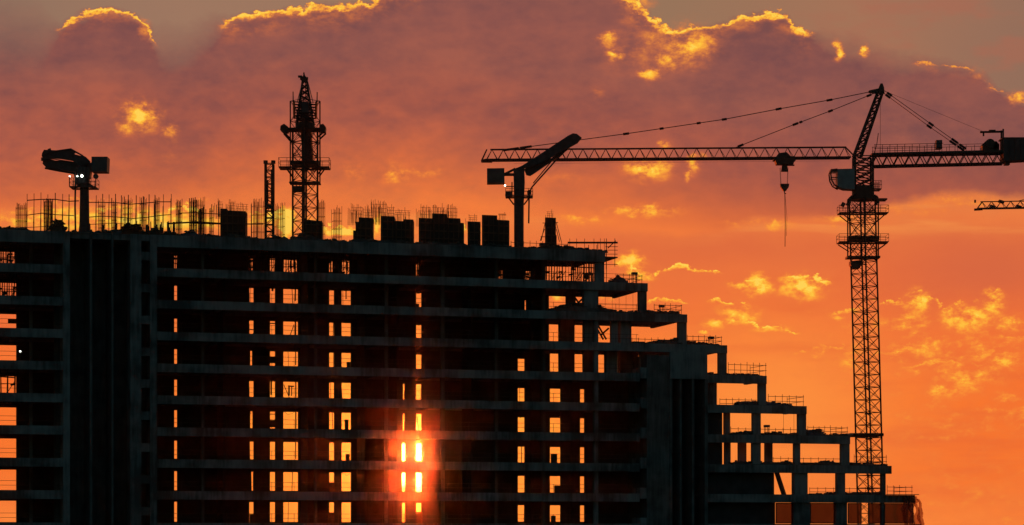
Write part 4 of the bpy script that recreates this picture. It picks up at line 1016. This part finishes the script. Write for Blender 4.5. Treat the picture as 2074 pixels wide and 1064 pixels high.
pile('material_pile', 'low fill beside the third end column', 'pile', G4, 1392, 1452, 0, (.5, .3, .35, .2, .3), 1.6, ZL(3), M_RUB, 26)
pile('material_pile', 'flat fill below the fourth end column', 'pile', G4, 1434, 1540, 0, (.3, .2, .3, .2, .15), 1.6, ZL(4), M_RUB, 24)
pile('material_pile', 'dark flat stack on the fifth terrace', 'pile', G4, 1490, 1600, 0, (.4, .55, .6, .5, .5, .3, .2), 1.5, ZL(5), M_TARP, 40)
pile('material_pile', 'low rubble under the fifth terrace slab', 'pile', G4, 1478, 1530, 0, (.2, .3, .45, .4, .2), 1.5, ZL(6), M_RUB, 22)
pile('material_pile', 'long low rubble on the sixth terrace', 'pile', G4, 1540, 1626, 0, (.3, .3, .45, .25, .3, .35), 1.5, ZL(6), M_RUB, 30)
pile('material_pile', 'thick dark stack right of the sixth end column', 'pile', G4, 1630, 1668, 0, (.75, .85, .8, .75, .3), 1.3, ZL(6), M_TARP, 24)
pile('material_pile', 'scattered rubble along the sixth terrace edge', 'pile', G4, 1668, 1716, 0, (.15, .2, .3, .25), 1.3, ZL(6), M_RUB, 20)
pile('material_pile', 'rubble between the inner columns under the sixth slab', 'pile', G4, 1478, 1600, 0, (.3, .5, .35, .45, .25, .5), 1.5, ZL(7), M_RUB, 36)
pile('material_pile', 'peaked rubble on the seventh terrace near the mast', 'pile', G4, 1615, 1700, 0, (.2, .3, .25, .65, .55, .3), 1.5, ZL(7), M_RUB, 36)
pile('material_pile', 'low rubble in front of the big crane mast', 'pile', G4, 1722, 1790, 0, (.45, .3, .3, .15, .2), 1.5, ZL(7), M_RUB, 26)
pile('material_pile', 'planks and rubble on the lowest terrace', 'pile', G4, 1640, 1784, 0, (.2, .1, .3, .25, .4, .4, .3), 2.2, ZL(8), M_RUB, 30)

# ------------------------------------------------------------------ guard rails on the terraces
G5 = 'guard rails on the terraces'
def railing(label, px0, px1, i, w, h=1.05, n=5, side=None, net=False):
    ua, ub_ = U(px0, w), U(px1, w)
    o = roofthing('guard_railing', label, 'railing', ua, w, ZL(i), G5); L = ub_ - ua
    m = MB()
    for hh in (h * .45, h * .9): m.tube((0, 0, hh), (L + .1, 0, hh + random.uniform(-.04, .04)), .03, 4)
    if side:
        for hh in (h * .45, h * .9): m.tube((L, 0, hh), (L, side, hh), .03, 4)
    m.build('rail', M_TUBE, o)
    for k in range(n + 1): MB().tube((L * k / n, 0, 0), (L * k / n, 0, h * random.uniform(1.0, 1.15)), .032, 4).build('post', M_TUBE, o)
    if side: MB().tube((L, side, 0), (L, side, h * 1.1), .032, 4).build('post', M_TUBE, o)
railing('thin guard railing along the roof behind the lone column', 1035, 1150, 0, 3, 1.2, 9)
railing('guard railing on the topmost terrace', 1250, 1300, 1, .3, 1.0, 4, 5)
railing('guard railing on the second terrace beside the box on legs', 1325, 1380, 2, .3, 1.15, 5, 5)
railing('guard railing on the third terrace', 1392, 1461, 3, .3, 1.1, 6, 5)
railing('guard railing on the fourth terrace', 1475, 1551, 4, .3, 1.45, 6, 5)
railing('guard railing on the fifth terrace', 1556, 1627, 5, .3, 1.25, 5, 5)
railing('guard railing on the sixth terrace', 1636, 1716, 6, .3, 1.15, 7, 5)
railing('guard railing right of the big crane mast', 1730, 1795, 7, .3, 1.2, 5, 5)
railing('guard railing at the lowest right corner', 1797, 1847, 8, .3, 1.1, 4, 5)
railing('faint guard railing under the third terrace slab', 1280, 1372, 3, 5.8, 1.1, 7)
railing('faint guard railing under the fourth terrace slab', 1458, 1535, 5, 5.8, 1.1, 6)
railing('faint guard railing under the fifth terrace slab', 1480, 1616, 6, 5.8, 1.1, 9)
railing('faint guard railing under the sixth terrace slab', 1566, 1703, 7, 5.8, 1.1, 9)
railing('faint guard railing under the seventh terrace slab', 1640, 1785, 8, 5.8, 1.0, 9)
# thin vertical safety ropes hanging in the open bays
o = roofthing('safety_net', 'fine wire safety net across the bay under the topmost terrace', 'net', U(1206, 6), 6.0, ZL(2)); m = MB(); ub = U(1206, 6)
for px in range(1212, 1292, 14): m.tube((U(px, 6) - ub, 0, 0), (U(px, 6) - ub, 0, ST - .5), .018, 4)
for z_ in (.9, 1.5): m.tube((0, 0, z_), (U(1292, 6) - ub, 0, z_), .018, 4)
m.build('wire', M_TUBE, o)
o = roofthing('safety_net', 'hanging wires in the bay under the fifth terrace', 'net', U(1545, 6), 6.0, ZL(6)); m = MB(); ub = U(1545, 6)
for px in (1587, 1608): m.tube((U(px, 6) - ub, 0, 0), (U(px, 6) - ub, 0, ST - .5), .02, 4)
m.build('wire', M_TUBE, o)
# scaffold on the right roof corner and shoring in the top storey
G6 = 'shoring scaffolds in the top storey'
o = roofthing('corner_scaffold', 'projecting tube scaffold on the right corner of the roof', 'scaffold', U(1226), 0, ZL(1)); ub = U(1226)
def cs(px, py, w=.6): u_, z_, _ = B(px, py, w); return (u_ - ub, w, z_ - ZL(1))
m = MB()
for px in (1230, 1247):
    for w in (.3, 3.5, 7.0): m.tube((U(px) - ub, w, .0 if px < 1240 else 1.9), (U(px) - ub, w, cs(px, 484)[2]), .04, 4)
for w in (.3, 3.5, 7.0):
    for py, a in ((491, 1150), (492.5, 1150), (500, 1226), (507, 1226), (515, 1224), (522, 1222), (536, 1224)):
        m.tube(cs(a, py, w), cs(1251, py, w), .07 if py in (491, 492.5, 522) else .035, 4)
for px in (1154, 1168, 1184, 1203, 1216, 1224): m.tube((U(px, .3) - ub, .3, ZL(0) - ZL(1)), (U(px, .3) - ub, .3, cs(px, 484)[2]), .03, 4)
m.bar(cs(1247, 488, .3), cs(1231, 503, .3), .09)
m.build('tubes', M_TUBE, o)
MB().box(U(1222) - ub, U(1251) - ub, .2, 7.2, cs(1240, 523.5)[2], cs(1240, 521)[2]).build('deck_boards', M_WOOD, o)
def shoring(label, px0, px1, w, n, r=1):
    ua, ub_ = U(px0, w), U(px1, w); o = roofthing('shoring_scaffold', label, 'scaffold', ua, w, ZL(r), G6); L = ub_ - ua; m = MB(); H = ST - .25
    for k in range(n):
        x = L * (k + .3 * random.random()) / max(1, n - 1)
        for dw in (0, 1.3): m.tube((x, dw, 0), (x + random.uniform(-.1, .1), dw, H), random.choice((.03, .045, .06)), 4)
    m.build('props', M_TUBE, o); l = MB()
    for zz in (.5, 1.5, 2.35, 2.8): l.tube((0, 0, zz), (L, 0, zz + random.uniform(-.1, .1)), .035 if zz < 2 else .07, 4)
    for k in range(max(1, n // 3)): x = L * random.random() * .7; l.tube((x, .6, .2), (x + 1.1, .6, 1.9), .04, 4)
    for k in range(max(1, n // 2)): x = L * random.random(); l.chunk((x, .4, random.uniform(.4, 2.7)), .25, .2, .1, 0, random.uniform(-.3, .3))
    l.build('ledgers', M_TUBE, o)
shoring('dense shoring in the wide top bay beside the corner column', 1157, 1208, 6, 11)
shoring('shoring filling the second widest top bay', 1102, 1144, 6, 9)
shoring('shoring behind the small arched gap of the top storey', 1060, 1082, 6, 6)
shoring('shoring in the narrow broken gap of the top storey', 1003, 1024, 7, 7)
shoring('shoring in the top storey window left of centre', 572, 606, 8, 7)
shoring('shoring in the two small top gaps left of centre', 664, 712, 8, 10)
shoring('shoring at the left end window of the top storey', 0, 34, 8, 8)
shoring('shoring at the left end window of the second storey', 0, 34, 8, 8, 2)
shoring('shoring beside the thin slit of the top storey', 350, 362, 8, 4)
shoring('shoring in the tiny top gap below the narrow formwork', 838, 856, 8, 6)
shoring('shoring in the small top gaps under the ladder mast', 502, 560, 8, 12)
shoring('light props at the left end window of the sixth storey down', 0, 30, 9, 3, 5)
# small boxes on legs
G7 = 'equipment boxes on legs'
def ebox(label, px, py0, i, w=.8, wd=.62):
    uc, _, s = B(px, py0, w); K = F / s; o = roofthing('equipment_box', label, 'equipment box', uc, w, ZL(i), G7)
    H = CZ + (HY - py0) / K - ZL(i)
    MB().box(-wd / 2, wd / 2, -.3, .3, H - .28, H).build('case', M_TARP, o)
    m = MB()
    for x in (-wd / 2 + .08, wd / 2 - .08):
        for y in (-.22, .22): m.tube((x, y, 0), (x, y, H - .27), .04, 4)
    m.build('leg', M_TUBE, o)
ebox('small box on legs on the topmost terrace', 1285, 552, 1); ebox('small box on legs on the second terrace', 1340, 618, 2, .8, .55); ebox('small box on legs on the third terrace', 1440, 682, 3)
ebox('small box on legs under the fifth terrace slab', 1553, 861, 6, 1.2, .6); ebox('box on legs in the wide scaffolded top bay', 1193, 553, 1, 3, .9)
# lit lamp on the left end of the seventh floor
o = roofthing('floodlight', 'small lit floodlight beside the bright left end window', 'floodlight', U(41, 3), 3.0, ZL(4)); h = Zp(41, 712, 3) - ZL(4)
MB().tube((0, 0, 0), (0, .0, h), .04, 5).build('stand', M_TUBE, o); MB().tube((0, .05, h), (0, .25, h), .14, 8).build('housing', M_STEEL, o); MB().tube((0, -.02, h), (0, .05, h), .1, 10).build('lens', M_LAMP, o)
# torn plastic sheet hanging on the lowest right corner, and the pale ledge it hangs from
o = roofthing('plastic_sheet', 'crumpled shiny plastic sheet hanging at the lowest right corner', 'plastic sheet', U(1845), -.1, ZL(9)); ub = U(1845)
H = ZL(8) - ZL(9)
for (p0, p1, k0) in ((1824, 1838, 0), (1836, 1850, 1), (1848, 1861, 2), (1856, 1867, 3)):
    m = MB(); nx, nz = 12, 34
    for i in range(nx + 1):
        for j in range(nz + 1):
            f, g_ = i / nx, j / nz; wx = (U(p0) - ub) + (U(p1) - U(p0)) * f
            pinch = .55 + .45 * math.sin(g_ * 3.1 + k0) ** 2
            cx0 = (U(p0) + U(p1)) / 2 - ub
            drop = (.05, .25, .1, .5)[k0]
            m.v.append((cx0 + (wx - cx0) * pinch + .12 * math.sin(8 * g_ + 2 * k0) - .5 * (k0 > 1) * (1 - g_) ** 2 + random.uniform(-.04, .04), -.3 - .1 * k0 + .16 * math.sin(9 * f + 7 * g_ + k0) + .12 * math.sin(17 * g_ + k0) + random.uniform(-.05, .05), H * (1 - g_) - drop + .06 * math.sin(12 * f)))
    for i in range(nx):
        for j in range(nz): a = i * (nz + 1) + j; m.f.append((a, a + 1, a + nz + 2, a + nz + 1))
    m.build('sheet_fold', M_SHEET, o)
o = roofthing('timber_ledge', 'pale timber ledge along the lowest terrace edge at the right', 'ledge', U(1794), -.02, ZL(8))
MB().box(0, U(1858) - U(1794), -.5, -.03, .02, .10).build('plank', material('pale_plank', (.55, .40, .25), .7, var=.2, scale=2), o)
m = MB()
for k in range(4): x = .4 + k * 1.1; m.bar((x, -.45, -.02), (x, -.03, -.4), .07)
m.build('bracket', M_STEEL, o)

# ------------------------------------------------------------------ thin haze added round everything to scatter a bloom around the sun
hz = MB().box(-905, 905, -205, 905, -1.0, 75.0)
hm_ = bpy.data.materials.new('glow_haze'); hm_.use_nodes = True
t = hm_.node_tree
for n in list(t.nodes): t.nodes.remove(n)
pv = t.nodes.new('ShaderNodeVolumePrincipled'); ho = t.nodes.new('ShaderNodeOutputMaterial')
pv.inputs['Color'].default_value = (.9, .9, .9, 1); pv.inputs['Density'].default_value = 0.00005; pv.inputs['Anisotropy'].default_value = 0.996
t.links.new(pv.outputs[0], ho.inputs['Volume'])
tag(hz.build('haze', hm_), kind='stuff')
